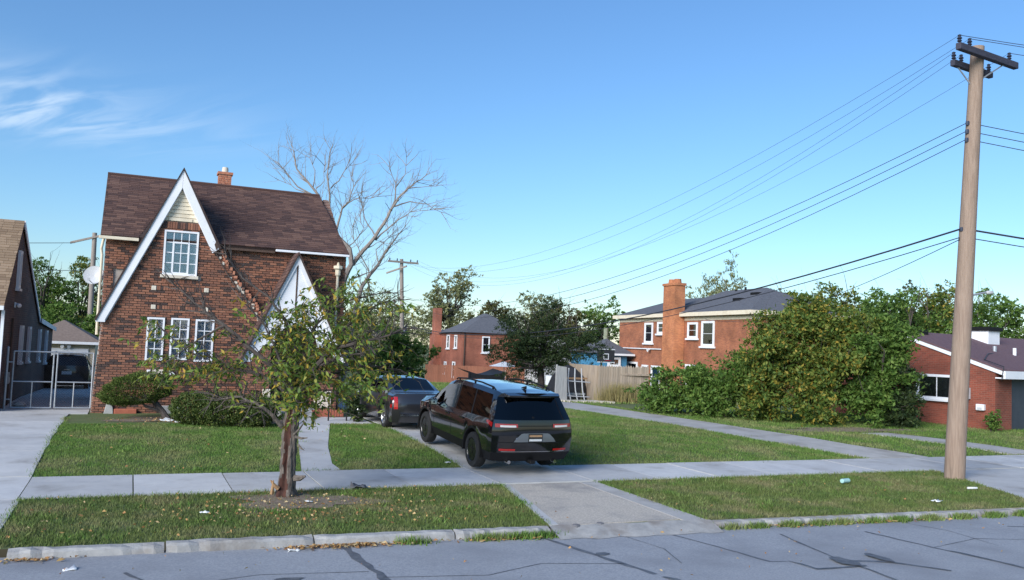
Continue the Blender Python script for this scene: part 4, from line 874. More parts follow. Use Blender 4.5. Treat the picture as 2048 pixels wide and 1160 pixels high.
for sg in (1, -1):
    def tl(z0, z1, y0, y1, off): 
        V_ = []; n = 8
        for k in range(n+1):
            y = y0+(y1-y0)*k/n; t = abs(y)/.93; rb = .14*min(t, 1)**3.5
            for z_ in (z0, z1): V_.append((rearx(z_)+rb-off, sg*y, z_))
        return MB().add(V_, [(2*k, 2*k+2, 2*k+3, 2*k+1) for k in range(n)])
    lt = tl(1.04, 1.115, .42, .90, .012); lo_ = lt.build('tail_light', 'lamp_red', suv, fix=False)
    tl(1.045, 1.085, .46, .80, .016).build('lamp_lens', 'lamp_clear', lo_, fix=False)
    V_ = []
    for k in range(7):     # the lamp wraps onto the flank
        x_ = .20+.05*k; zt_ = 1.125+.01*k; zb_ = 1.035+.012*k
        V_ += [sside(x_, zb_, .006, sg), sside(x_, min(zt_, 1.15), .006, sg)]
    MB().add(V_, [(2*k, 2*k+2, 2*k+3, 2*k+1) for k in range(6)]).build('tail_light_side', 'lamp_red', lo_, fix=False)
    tl(.545, .59, .45, .80, .016).build('reflector', 'lamp_red', suv, fix=False)
    rail = [(.75, sg*.655, 1.745), (.85, sg*.665, 1.80), (1.5, sg*.67, 1.835), (2.4, sg*.67, 1.825), (2.95, sg*.665, 1.775), (3.05, sg*.66, 1.735)]; MB().tube(rail, .018, 6).build('roof_rail', 'plastic_black', suv, True)
    for xr in (.9, 1.9, 2.85): MB().box((xr-.03, sg*.66-.012, 1.72), (xr+.03, sg*.66+.012, float(np.interp(xr, [.85, 1.5, 2.4, 2.95], [1.80, 1.835, 1.825, 1.775])))).build('rail_foot', 'plastic_black', suv)
    MB().tube([(.1, sg*.55, .3), (.25, sg*.55, .3)], .04, 8).build('exhaust', 'chrome', suv)
def rearpanel(name, pts, off, m, parent):
    ys = np.linspace(min(p[0] for p in pts), max(p[0] for p in pts), 19); ys[0] += 1e-4; ys[-1] -= 1e-4; V_ = []
    for y_ in ys:
        zz = sorted(b+(y_-a)/(c-a)*(d-b) for (a, b), (c, d) in zip(pts, pts[1:]+pts[:1]) if (a <= y_) != (c <= y_))
        for t in (0, .5, 1): z_ = zz[0]+(zz[-1]-zz[0])*t; V_.append((rearx(z_)+.14*(abs(y_)/.93)**3.5-off, y_, z_))
    return MB().add(V_, [(3*k+j, 3*k+3+j, 3*k+4+j, 3*k+1+j) for k in range(18) for j in (0, 1)]).build(name, m, parent, fix=False)
rearpanel('light_bar', [(-.42, 1.065), (.42, 1.065), (.42, 1.08), (-.42, 1.08)], .012, 'plastic_black', suv)
rearpanel('plate_recess', [(-.50, .735), (.50, .735), (.48, .78), (.32, .92), (-.32, .92), (-.48, .78)], .010, 'satin_panel', suv)
pl = rearpanel('plate_frame', [(-.17, .74), (.17, .74), (.17, .91), (-.17, .91)], .018, 'plate_dark', suv); rearpanel('plate', [(-.15, .755), (.15, .755), (.15, .80), (-.15, .80)], .022, 'plate_white', pl); rearpanel('plate_band', [(-.15, .845), (.15, .845), (.15, .885), (-.15, .885)], .022, 'split_wood', pl)
rearpanel('badge', [(.40, .80), (.46, .80), (.46, .825), (.40, .825)], .014, 'chrome', suv); rearpanel('crease', [(-.84, .715), (.84, .715), (.84, .727), (-.84, .727)], .010, 'plastic_black', suv)
rearpanel('bumper_trim', [(-.75, .525), (.75, .525), (.75, .535), (-.75, .535)], .014, 'chrome', suv)
MB().tube([(.10, .05, 1.24), (.115, -.18, 1.265), (.12, -.34, 1.262)], .013, 5).build('rear_wiper', 'plastic_black', suv); MB().lathe([(.035, 0), (.03, .03)], (.11, .05, 1.235), (-1, 0, 0), 10).build('wiper_hub', 'plastic_black', suv)
fin = MB(); fin.add([(.62, -.02, 1.785), (.62, .02, 1.785), (.86, .008, 1.80), (.86, -.008, 1.80), (.60, -.006, 1.865), (.60, .006, 1.865)], [(0, 1, 5, 4), (0, 4, 3), (1, 2, 5), (3, 4, 5, 2), (0, 3, 2, 1)]); fin.build('antenna_fin', 'plastic_black', suv)
MB().box((.06, -.06, .26), (.3, .06, .34)).build('tow_hitch', 'plastic_black', suv, bevel=.01)

SEDP = dict(L=4.95, w=.92, z=[.22, .40, .62, .82], y=[.92, .975, 1.0, .985, .94], rear=[.16, .06, .02, .03, .10, .12, .14, .15, .15], front=[4.82, 4.9, 4.94, 4.92, 4.84, 4.8, 4.8, 4.8, 4.8], round=.16,
    topx=[0, .12, .85, 1.0, 1.75, 2.3, 2.9, 3.2, 3.95, 4.2, 4.95], topz=[1.0, 1.04, 1.06, 1.10, 1.41, 1.455, 1.43, 1.36, .985, .96, .80], beltx=[0, .9, 3.6, 4.2, 4.95], beltz=[.95, .96, .93, .89, .74], gh=.48, yr=[.72, .62, .34],
    wr=.335, axles=[1.08, 4.0], side_windows=[(1.32, 1.62), (1.68, 2.42), (2.52, 3.55)], swm=['tinted_glass', 'tinted_glass', 'tinted_glass'], windshield=(3.2, 3.92), rear_glass=(.98, 1.74), cabin=(1.2, 3.4),
    seams=[(1.5, .5, .93), (2.47, .32, .92), (3.5, .32, .90)], handles=[(1.62, .82), (2.68, .81)], mirror=(3.28, .97), arch='car_grey')
sed, pt_, sd_ = car('parked_car', 'dark grey sedan with tall red tail lamps parked nose in beside the house', (7.68, 24.34-1.08, .27), radians(90), SEDP, 'car_grey', 'rim_silver', spokes=7)
for sg in (1, -1):
    V_ = []
    for z_ in np.linspace(.60, .94, 7):
        for y_ in (.85, .82, .79, .75): V_.append((float(np.interp(z_, [.4, .62, .82, .95], [.06, .02, .03, .10]))+.16*min(y_/.875, 1)**3.5-.02, sg*y_, z_))
    tlm = MB().add(V_, [(4*k+j, 4*k+j+1, 4*k+j+5, 4*k+j+4) for k in range(6) for j in range(3)])
    tlm.add([sd_(x_, z_, .008, sg) for x_, z_ in ((.17, .62), (.30, .64), (.36, .91), (.19, .92))], [(0, 1, 2, 3)]); tlm.build('tail_light', 'lamp_red', sed, fix=False)
MB().box((.0, -.7, .42), (.06, .7, .46)).build('bumper_trim', 'chrome', sed)
fin2 = dup(fin_o := [c for c in suv.children if c.name.startswith('antenna_fin')][0], sed); fin2.location = (1.25, 0, -.40)

BSP = dict(SUVP); BSP.update(L=4.6, front=[4.42, 4.52, 4.59, 4.58, 4.5, 4.42, 4.4, 4.4, 4.4], axles=[.95, 3.7], wr=.35, topx=[0, .25, .7, 1.6, 2.5, 2.8, 3.55, 3.9, 4.3, 4.6], topz=[1.62, 1.66, 1.69, 1.70, 1.67, 1.62, 1.18, 1.12, 1.05, .95], side_windows=[(.5, 1.2), (1.3, 2.1), (2.2, 3.2)], windshield=(2.85, 3.5), cabin=(.4, 3.0), seams=[(1.4, .56, 1.1)], handles=[(1.6, 1.0)], mirror=(2.95, 1.12), w=.93)
bsv, _, bs_ = car('parked_car', 'dark sport utility vehicle with pale number plate behind the chain-link gate', (-2.52, 43.2, -.12), radians(90), BSP, 'car_navy', 'rim_silver', detail=False)
box('plate', (-.004, -.2, .80), (.012, .2, .94), 'plate_white', bsv); box('badge', (-.012, -.12, 1.0), (.018, .12, 1.035), 'chrome', bsv)
for sg in (1, -1): MB().tube([(.6, sg*.58, 1.68), (.8, sg*.6, 1.75), (2.3, sg*.6, 1.74), (2.5, sg*.58, 1.66)], .018, 6).build('roof_rail', 'galvanised', bsv, True)
MB().tube([(.9, -.6, 1.75), (.9, .6, 1.75)], .016, 6).build('cross_bar', 'galvanised', bsv)

# ------------------------------------------------------------------ utility poles and wires
PB, PT = Vector((18.37, 14.85, 0)), Vector((18.25, 14.19, 10.42))
UP = thing('utility_pole', 'tall tan wooden utility pole with dark crossarms on the grass verge', 'utility pole', PB)
q = [PB.lerp(PT, t) for t in np.linspace(0, 1, 12)]; q[0].z = -.3
rr = [.235-.085*t for t in np.linspace(0, 1, 12)]; MB().tube(q, rr, 18).build('shaft', 'pole_wood', UP, True)
def arm(name, c, d, L, h, w, m, parent):
    c, d = Vector(c), Vector(d).normalized(); s_ = Vector((-d.y, d.x, 0)).normalized()*w
    return MB().obox(c-d*L/2-s_/2-Vector((0, 0, h/2)), d*L, s_, (0, 0, h)).build(name, m, parent, bevel=.01)
A1d = Vector((.72, -1.0, 0)).normalized()
pf = lambda z: PB.lerp(PT, z/10.42)
a1 = arm('crossarm', pf(10.15)+Vector((.12, -.2, 0)), Vector((1.0, .12, 0)), 2.4, .16, .13, 'arm_wood', UP)
a2 = arm('crossarm', pf(9.95)+Vector((.1, .2, 0)), Vector((1.0, .12, 0)), 1.6, .15, .12, 'arm_wood', UP)
ins = MB().lathe([(.02, 0), (.055, .03), (.03, .07), (.06, .09), (.03, .14), (.045, .17), (.01, .19)], (0, 0, 0), n=10).build('insulator', 'insulator', UP, True)
d1 = Vector((1.0, .12, 0)).normalized(); d2 = Vector((1.0, .12, 0)).normalized(); c1 = pf(10.15)+Vector((.12, -.2, .02)); c2 = pf(9.95)+Vector((.1, .2, .015))
spots = [c1+d1*t+Vector((0, 0, .075)) for t in (-1.15, -.75, .9)]+[c2+d2*t+Vector((0, 0, .07)) for t in (-.75, -.45, .7)]
for i, p in enumerate(spots): o = ins if i == 0 else dup(ins, UP); o.location = p
MB().tube([c1+d1*.7+Vector((0, 0, -.07)), pf(9.55)], .018, 5).build('brace', 'galvanised', UP); MB().tube([c2-d2*.6+Vector((0, 0, -.07)), pf(9.35)], .018, 5).build('brace', 'galvanised', UP)
for z_ in (8.55, 8.35, 8.15, 6.0): MB().lathe([(.045, 0), (.05, .05), (.045, .1)], pf(z_)+Vector((-.17, .02, -.05)), n=8).build('spool', 'insulator', UP, True)
FB, FT = Vector((19.2, 63.8, -1.0)), Vector((18.6, 63.6, 9.0))
FP = thing('utility_pole', 'weathered grey utility pole with one long crossarm beyond the parked cars', 'utility pole', FB)
MB().tube([FB.lerp(FT, t) for t in (0, .3, .6, 1)], [.2, .18, .16, .13], 10).build('shaft', 'old_pole_wood', FP, True)
arm('crossarm', FT+Vector((.1, -.15, -.25)), (1, .1, 0), 2.5, .14, .12, 'old_pole_wood', FP)
arm('crossarm', FT+Vector((-.4, -.15, -.85)), (1, -1.2, .45), 1.9, .12, .1, 'old_pole_wood', FP)
for x_ in (-1.1, -.5, .6, 1.15): o = ins.copy(); COL.objects.link(o); o.parent = FP; o.matrix_parent_inverse = Matrix.Translation(FB).inverted(); o.location = FT+Vector((.1+x_, -.15+.1*x_, -.18))
MB().lathe([(.14, 0), (.16, .1), (.16, .5), (.12, .6)], FB.lerp(FT, .42)+Vector((.15, -.2, 0)), n=10).build('junction_box', 'insulator', FP, True)
LB, LT = Vector((-2.6, 66, -.8)), Vector((-2.75, 66.4, 9.4))
LP = thing('utility_pole', 'grey utility pole with sloping crossarm above the trees behind the garage', 'utility pole', LB)
MB().tube([LB, LT], [.2, .15], 10).build('shaft', 'old_pole_wood', LP, True); arm('crossarm', LT+Vector((-.4, -.1, -.45)), (1, -.2, .32), 2.3, .15, .12, 'old_pole_wood', LP)
def wire(a, b, sag, r, label, group):
    a, b = Vector(a), Vector(b); n = 28; P = [a.lerp(b, k/n)-Vector((0, 0, 4*sag*(k/n)*(1-k/n))) for k in range(n+1)]
    o = MB().tube(P, r, 5, False).build('overhead_wire', 'wire_black', fix=False); tag(o, label, 'wire', group); return o
FA = [FT+Vector((.1+x_, -.15+.1*x_, -.02)) for x_ in (-1.1, -.5, .6, 1.15)]
GW = 'wires between the tan pole and the far pole'
for i, (s_, f_) in enumerate(zip(spots[:3]+spots[3:5], [FA[0], FA[1], FA[3], FA[2], FA[1]+Vector((.2, 0, 0))])): wire(s_+Vector((0, 0, .17)), f_, 2.6+.25*i, .0045, 'thin wire from the top crossarm of the tan pole to the far pole', GW)
for i, z_ in enumerate((8.55, 8.35, 8.15)): wire(pf(z_)+Vector((-.2, .05, 0)), FB.lerp(FT, .72-.03*i), 2.2+.1*i, .009, 'one of three parallel wires from the middle of the tan pole', 'triple wires from the middle of the tan pole')
wire(pf(6.0)+Vector((-.2, .05, 0)), FB.lerp(FT, .5), 1.55, .023, 'thick black cable from the lower part of the tan pole', None)
wire(pf(5.8)+Vector((-.2, .05, 0)), FB.lerp(FT, .49), 1.62, .012, 'thinner cable slung just below the thick black cable', None)
wire(pf(5.75)+Vector((-.2, .05, 0)), (40.5, 55, 5.4), .9, .010, 'service wire from the tan pole to the orange brick house', None)
GR = 'wires leaving the tan pole along the street'
for i, p in enumerate(spots[:2]+spots[2:3]): wire(p+Vector((0, 0, .17)), p+Vector((30, -14, .9)), 1.3, .008, 'thin wire leaving the crossarm of the tan pole along the street', GR)
for z_, r_ in ((8.55, .010), (8.35, .010), (8.15, .010)): wire(pf(z_)+Vector((.17, -.02, 0)), pf(z_)+Vector((30, -12, .6)), 1.4, r_, 'one of three wires leaving the middle of the tan pole', 'triple wires leaving the tan pole')
for z_, r_ in ((6.0, .023), (5.8, .012)): wire(pf(z_)+Vector((.19, -.02, 0)), pf(z_)+Vector((30, -12, .8)), 1.2, r_, 'cable leaving the lower part of the tan pole' if r_ > .02 else 'thin cable leaving the pole under the thick one', None)
for i, (p, q_) in enumerate(((LT+Vector((-1.2, 0, -.8)), (-40, 70, 8)), (LT+Vector((.4, 0, -2.6)), (-40, 68, 6.5)), (LT+Vector((.3, 0, -2.5)), (10, 66, 6.3)))): wire(p, q_, .6, .02, 'wire strung from the grey pole behind the garage', 'wires of the pole behind the garage')
SLm = thing('street_lamp', 'slim street lamp arm showing beside the tan pole', 'street lamp', (61.2, 48.5, -.3))
MB().tube([(61.2, 48.5, -.5), (61.2, 48.5, 7.8), (61.5, 48.4, 8.2), (63.2, 48.2, 8.55)], .09, 8).build('post', 'galvanised', SLm, True); MB().lathe([(.02, 0), (.16, .25), (.17, .7), (.05, .9)], (63.0, 48.22, 8.52), (1, -.1, .05), 8).build('lamp_head', 'dish_grey', SLm, True)

# ------------------------------------------------------------------ houses beyond
def local_house(name, label, A, B):   # local x runs from A (near corner) to B along the wall; local y points to the inside
    d = Vector((B[0]-A[0], B[1]-A[1], 0)); ang = math.atan2(d.y, d.x)
    return thing(name, label, 'house', (A[0], A[1], A[2]), ang, local=True), d.length
def hip(parent, x0, x1, y0, y1, z, h, m, ov=.35, name='roof'):
    x0 -= ov; x1 += ov; y0 -= ov; y1 += ov; r = min(x1-x0, y1-y0)/2
    if x1-x0 >= y1-y0: R0, R1 = (x0+r, (y0+y1)/2, z+h), (x1-r, (y0+y1)/2, z+h)
    else: R0, R1 = ((x0+x1)/2, y0+r, z+h), ((x0+x1)/2, y1-r, z+h)
    E = [(x0, y0, z), (x1, y0, z), (x1, y1, z), (x0, y1, z)]
    f = [(0, 1, 5, 4), (1, 2, 5), (2, 3, 4, 5), (3, 0, 4)] if x1-x0 >= y1-y0 else [(0, 1, 4), (1, 2, 5, 4), (2, 3, 5), (3, 0, 4, 5)]
    return MB().add(E+[R0, R1], f+[(3, 2, 1, 0)]).build(name, m, parent)
def sash(parent, x, z, w, h, N=-1, y=0, U=(1, 0, 0), Nn=(0, -1, 0)):
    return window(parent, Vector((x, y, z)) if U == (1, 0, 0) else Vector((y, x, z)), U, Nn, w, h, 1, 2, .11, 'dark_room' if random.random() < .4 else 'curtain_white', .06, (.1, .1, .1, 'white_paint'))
# note: local x from the near corner A towards B runs away from the street, so the inside is to the right: local y < 0 is inside for these two
H2, l2 = local_house('brick_house', 'two-storey orange brick house with hipped grey roof and tall chimney beside the alley', (39.55, 48.1, -.5), (41.46, 69.15))
W2 = 7.4
box('wall', (0, -W2, -1), (l2, 0, 6.25), 'orange_brick', H2)
hip(H2, 0, l2*.62, -W2, 0, 6.35, 2.0, 'slate_roof', .5); hip(H2, l2*.3, l2, -W2, 0, 6.33, 1.6, 'slate_roof', .5)
box('fascia', (-.5, .42, 6.06), (l2+.5, .52, 6.36), 'cream_paint', H2); box('fascia', (-.52, -W2-.5, 6.06), (-.45, .41, 6.36), 'cream_paint', H2); box('frieze', (0, .005, 5.75), (l2, .03, 6.05), 'cream_paint', H2); box('frieze', (-.03, -W2, 5.75), (-.005, 0, 6.05), 'cream_paint', H2)
def pxx(px):   # distance along the wall for an image column (measured once on the photograph)
    return float(np.interp(px, [1240, 1293, 1312, 1322, 1338, 1370, 1377, 1399, 1408, 1435, 1506], [l2, 15.9, 14.4, 13.7, 12.5, 9.4, 8.7, 7.2, 6.6, 4.8, 0]))
ch = box('chimney', (9.3, .03, -1), (11.2, .95, 8.55), 'sunlit_chimney_brick', H2); box('chimney_cap', (9.22, -.03, 8.55), (11.28, 1.03, 8.75), 'sunlit_chimney_brick', ch)
for x_ in (9.8, 10.7): MB().lathe([(.33, 0), (.28, .35)], (x_, .45, 8.75), n=10).build('chimney_pot', 'sunlit_chimney_brick', ch)
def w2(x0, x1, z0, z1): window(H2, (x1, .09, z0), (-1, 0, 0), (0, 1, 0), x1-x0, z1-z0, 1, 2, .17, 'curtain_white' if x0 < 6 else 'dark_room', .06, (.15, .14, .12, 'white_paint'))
w2(14.5, 16.0, 3.9, 5.65); w2(12.55, 13.7, 4.7, 5.7); w2(7.2, 8.7, 4.35, 5.6); w2(4.8, 6.6, 3.75, 5.68); w2(7.0, 8.9, .5, 2.3); w2(13.0, 14.6, .1, 2.0); w2(15.2, 16.3, .1, 2.0); w2(17.2, 19.2, .1, 2.2)
for x_, z_, h_ in ((14, 6.8, .7), (7.5, 7.9, .45), (6.2, 8.0, .5)): MB().tube([(x_, -1.5 if x_ > 10 else -3.5, z_-.8), (x_, -1.5 if x_ > 10 else -3.5, z_+h_)], .09, 8).build('vent_pipe', 'plastic_black', H2)
for x_, y_, z_ in ((4.2, -1.6, 7.2), (3.4, -2.6, 7.65)): MB().box((x_-.45, y_-.2, z_), (x_+.45, y_+.25, z_+.25)).build('roof_vent', 'plastic_black', H2)
MB().tube([(12.9, .12, 3.4), (20.9, .12, 3.4)], .05, 6).build('conduit', 'white_paint', H2); MB().lathe([(.05, 0), (.16, .25)], (14.8, .15, 3.35), (0, 1, -.3), 10).build('flood_light', 'white_paint', H2)
MB().tube([(l2+.4, 1.2, -1), (l2+.4, 1.2, 5.2)], .22, 8).build('service_mast', 'green_post', H2, True)

RH, lr = local_house('brick_house', 'two-storey red brick house with dark hipped roof behind the brown fence', (30.35, 80.7, -1.2), (31.86, 95.4))
wr_ = 6.6
box('wall', (0, -wr_, -.6), (lr, 0, 5.02), 'red_brick', RH); hip(RH, 0, lr*.55, -wr_, 0, 5.03, 2.1, 'slate_roof', .4); box('wing_wall', (lr*.55, -wr_*.9, -.6), (lr+.5, .02, 4.9), 'red_brick', RH); hip(RH, lr*.4, lr+.6, -wr_*.9, 0, 4.92, 1.0, 'slate_roof', .35)
box('chimney', (9.6, .02, -.6), (11.0, .75, 7.7), 'red_brick', RH)
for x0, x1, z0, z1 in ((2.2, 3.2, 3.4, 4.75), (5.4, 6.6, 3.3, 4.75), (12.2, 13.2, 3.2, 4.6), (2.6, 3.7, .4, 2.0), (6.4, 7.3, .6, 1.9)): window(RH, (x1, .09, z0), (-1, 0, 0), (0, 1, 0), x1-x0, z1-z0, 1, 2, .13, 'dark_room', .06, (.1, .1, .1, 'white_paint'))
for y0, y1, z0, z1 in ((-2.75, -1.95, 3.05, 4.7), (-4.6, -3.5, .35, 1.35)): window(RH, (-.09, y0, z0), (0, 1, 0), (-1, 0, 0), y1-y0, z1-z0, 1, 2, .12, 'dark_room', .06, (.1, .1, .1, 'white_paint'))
MB().tube([(-.06, -.15, 5.0), (-.06, -.15, -.5)], .07, 6).build('downspout', 'dark_wood', RH)
RF = thing('plank_fence', 'brown stained plank fence in front of the red brick house', 'fence', (28, 73.2, -.9))
pk = None
for i in range(56):
    t = i/55; p = Vector((24.6+8.2*t, 74.6-3.4*t, tz(74)-.05))
    if pk is None: pk = MB().box((-.07, -.015, 0), (.07, .015, 1.66)).build('plank', 'fence_brown', RF); pk.rotation_euler.z = math.atan2(-3.4, 8.2); pk.location = p
    else: o = dup(pk, RF, p+Vector((0, 0, random.uniform(-.02, .02))))

HR, _ = local_house('brick_house', 'low deep red brick house with white rake boards and purple-brown roof by the alley', (30.4, 22.8, .2), (30.4-sin(.14)*5, 22.8+cos(.14)*5))
dp = 8.2   # gable end wall: local x 0..8.2, peak at 4.1
prism('gable_wall', [(0, -.25, -.3), (dp, -.25, -.3), (dp, -.25, 2.42), (4.1, -.25, 3.64), (0, -.25, 2.42)], (0, .25, 0), 'deep_red_brick', HR)
for a, b in ((-.35, 0), (dp+.35, 1)):
    pts = [(a, 2.33), (4.1, 3.76), (4.1, 3.62), (a, 2.17)]
    prism('rake_board', [(x_, .02, z_) for x_, z_ in pts], (0, .05, 0), 'white_paint', HR)
    prism('roof', [(a, -14, 2.34), (a, .1, 2.34), (4.1, .1, 3.79), (4.1, -14, 3.79)], (0, 0, .06), 'purple_roof', HR)
box('front_wall', (.02, -1.2, -.3), (.25, -.26, 2.2), 'deep_red_brick', HR); box('front_wall', (.02, -14, -.3), (.25, -6.4, 2.2), 'deep_red_brick', HR)
box('garage_door', (.08, -6.39, -.3), (.14, -1.21, 2.12), 'garage_door_dark', HR)
box('fascia', (-.42, -14, 2.04), (-.34, .06, 2.34), 'white_paint', HR); box('soffit', (-.33, -14, 2.04), (.01, .0, 2.09), 'white_paint', HR)
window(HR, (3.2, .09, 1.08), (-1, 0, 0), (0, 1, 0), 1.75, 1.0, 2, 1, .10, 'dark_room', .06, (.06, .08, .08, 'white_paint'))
cw = prism('chimney', [(2.9, -5.6, 2.6), (4.0, -5.6, 2.6), (4.0, -5.6, 4.05), (2.9, -5.6, 4.05)], (0, .9, 0), 'white_paint', HR); box('chimney_cap', (2.8, -5.7, 4.05), (4.1, -4.6, 4.22), 'plastic_black', cw)
MB().tube([(1.9, -3.4, 2.8), (1.9, -3.4, 3.35)], .08, 8).build('vent_pipe', 'galvanised', HR); MB().tube([(1.5, -4.2, 2.7), (1.5, -4.2, 3.3)], .07, 8).build('vent_pipe', 'white_paint', HR)
MB().tube([(1.75, -3.3, 3.05), (1.4, -2.0, 3.0), (.6, -.3, 2.75), (-.38, .1, 2.5), (-.3, .1, 2.0)], .02, 5).build('cable', 'wire_black', HR); MB().box((3.7, -1.5, 3.72), (4.2, -1.1, 3.95)).build('roof_vent', 'plastic_black', HR)
M1 = thing('electric_meter', 'grey electric meter box on the low red brick wall', 'meter', (30.25, 23.5, 1.55)); ang = HR.rotation_euler.z
def onwall(s_, y_): return Vector((30.4, 22.8, 0))+Vector((cos(ang)*s_-sin(ang)*y_, sin(ang)*s_+cos(ang)*y_, 0))
for nm, t_, s_, z0, z1, w_ in (('cabinet', M1, .95, 1.38, 1.82, .3),): p = onwall(s_, .01); MB().obox((p.x, p.y, z0), Vector((cos(ang), sin(ang), 0))*w_, Vector((-sin(ang), cos(ang), 0))*.16, (0, 0, z1-z0)).build(nm, 'dish_grey', t_, bevel=.01)
p = onwall(1.1, .18); MB().lathe([(.09, 0), (.09, .06), (.05, .08)], (p.x, p.y, 1.62), (-sin(ang), cos(ang), 0), 12).build('dial', 'white_paint', M1, True)
M2 = thing('utility_box', 'small white utility box low on the red brick wall', 'meter', (30.3, 23.1, 1.0)); p = onwall(.35, .01); MB().obox((p.x, p.y, .98), Vector((cos(ang), sin(ang), 0))*.32, Vector((-sin(ang), cos(ang), 0))*.16, (0, 0, .24)).build('cabinet', 'white_paint', M2, bevel=.02); p = onwall(.42, .172); MB().obox((p.x, p.y, 1.02), Vector((cos(ang), sin(ang), 0))*.18, Vector((-sin(ang), cos(ang), 0))*.01, (0, 0, .08)).build('cover_plate', 'dish_grey', M2)

# pale picket fence, bent arch, junk, far blue house with basketball hoop, white truck
CF_ = thing('picket_fence', 'pale weathered wooden fence with pointed boards beside the bent white trellis', 'fence', (22.2, 36.6, .2))
pk = None
for i in range(21):
    p = Vector((20.8+i*.145, 36.45+i*.013, tz(36.5)-.05))
    if pk is None: pk = MB().prism([(-.066, 0, 0), (.066, 0, 0), (.066, 0, 1.72), (.0, 0, 1.82), (-.066, 0, 1.72)], (0, .02, 0)).build('board', 'fence_cedar', CF_); pk.location = p
    else: dup(pk, CF_, p+Vector((0, random.uniform(-.008, .008), random.uniform(-.04, .02))))
for z_ in (.5, 1.5): box('rail', (20.75, 36.56, z_), (23.8, 36.9, z_+.09), 'fence_cedar', CF_)
for i in range(3): box('corner_post', (20.7, 36.5+i*1.4, .1), (20.78, 38+i*1.4-.12, 1.95), 'fence_cedar', CF_)
TR = thing('bent_trellis', 'bent white metal trellis leaning beside a grey board', 'trellis', (18.9, 36, .24))
for k, dx in enumerate((0, .36, .74)):
    MB().tube([(19.12+dx, 36.1, .25), (18.98+dx, 36.1, .75), (18.92+dx, 36.1, 1.25), (18.95+dx*.9, 36.1, 1.8)], .03, 6).build('upright', 'dish_grey', TR, True)
for z_ in (1.2, .5): MB().tube([(18.9, 36.08, z_), (20.1, 36.1, z_-.05)], .022, 6).build('crossbar', 'dish_grey', TR)
WB = thing('leaning_board', 'weathered grey board standing under the dark tree by the alley', 'board', (17.7, 36, .24)); MB().prism([(18.2, 35.9, .2), (18.8, 35.9, .2), (18.76, 35.95, 1.85), (18.25, 35.95, 1.9)], (0, .06, 0)).build('panel', 'weathered_board', WB); MB().tube([(18.25, 36.02, .2), (18.3, 36.07, 1.95)], .05, 6).build('post', 'weathered_board', WB)
JK = thing('tarped_heap', 'dark tarpaulin-covered heap between the trellis and the pale fence', 'tarp', (20.0, 38, .2)); mb = MB()
mb.lathe([(1.1, 0), (1.05, .6), (.8, 1.2), (.35, 1.62), (.05, 1.75)], (20.0, 38.2, .15), n=9); mb.build('tarp', 'tarp_black', JK); box('plank', (19.3, 36.9, 1.25), (20.4, 37.0, 1.33), 'split_wood', JK); box('plank', (19.2, 36.7, .5), (20.2, 36.8, .6), 'weathered_board', JK)
CS = thing('concrete_pad', 'cracked white concrete pad in front of the trellis', 'slab', (19.5, 35.4, .3)); MB().prism([(18.6, 35.2, .2), (20.8, 34.9, .2), (20.7, 35.9, .2), (18.4, 35.9, .2)], (0, 0, .13)).build('pad', 'limestone', CS)
TP = thing('sagging_canopy', 'sagging black canopy standing on the lawn beyond the black vehicle', 'canopy', (17.6, 43.5, .1)); V_ = []; n = 10
for j in range(5):
    for i in range(n+1): s_ = i/n; V_.append((16.5+2.15*s_, 42.9+.45*j, 1.30-.32*sin(pi*s_)*(.6+.1*j)+.03*j))
mb = MB(); mb.add(V_, [(j*(n+1)+i, j*(n+1)+i+1, (j+1)*(n+1)+i+1, (j+1)*(n+1)+i) for j in range(4) for i in range(n)]); mb.add([(v_[0], v_[1]-.004, v_[2]) for v_ in V_[:n+1]]+[(v_[0]*.97+.5, v_[1], .12) for v_ in V_[:n+1]], [(i, i+1, n+2+i, n+1+i) for i in range(n)]); mb.build('canopy_cloth', 'tarp_black', TP, True, fix=False)
for x_ in (16.55, 18.6): MB().tube([(x_, 42.88, 0), (x_, 42.88, 1.3)], .03, 6).build('pole', 'tarp_black', TP)
UM = thing('garden_parasol', 'small white parasol showing above the black canopy', 'parasol', (19.4, 44.5, .1)); MB().lathe([(.9, 0), (.5, .12), (.03, .28)], (19.3, 44.6, 1.55), n=8).build('canopy', 'litter_white', UM); MB().tube([(19.3, 44.6, 0), (19.3, 44.6, 1.6)], .025, 6).build('pole', 'litter_white', UM)
BH = thing('blue_house', 'small blue house with dark roof far behind the pale fence', 'house', (39.2, 65, -.9)); box('wall', (38.0, 66, -1.2), (40.4, 72, 2.35), 'blue_siding', BH); MB().add([(37.5, 65.5, 2.36), (40.9, 65.5, 2.36), (40.9, 72.5, 2.36), (37.5, 72.5, 2.36), (40.0, 69, 3.7)], [(0, 1, 4), (1, 2, 4), (2, 3, 4), (3, 0, 4), (3, 2, 1, 0)]).build('roof', 'slate_roof', BH); box('fascia', (37.5, 65.45, 2.2), (40.9, 65.49, 2.37), 'white_paint', BH)
window(BH, (38.4, 65.88, 1.2), (1, 0, 0), (0, -1, 0), 1.3, .85, 2, 1, .2, 'split_wood', .06); box('lower_wall', (38.0, 65.9, -1.2), (40.4, 65.98, .0), 'tarp_black', BH)
BB = thing('basketball_hoop', 'black basketball backboard with white square in front of the blue house', 'basketball hoop', (29.0, 50, -.2)); box('backboard', (28.35, 50, 1.85), (29.65, 50.06, 2.75), 'tarp_black', BB)
for a, b in (((28.8, 49.985, 2.05), (29.2, 49.995, 2.1)), ((28.8, 49.985, 2.4), (29.2, 49.995, 2.45)), ((28.8, 49.983, 2.05), (28.85, 49.993, 2.45)), ((29.15, 49.983, 2.05), (29.2, 49.993, 2.45)), ((28.33, 49.98, 1.85), (29.67, 49.99, 1.9)), ((28.33, 49.98, 2.7), (29.67, 49.99, 2.75))): box('marking', a, b, 'litter_white', BB)
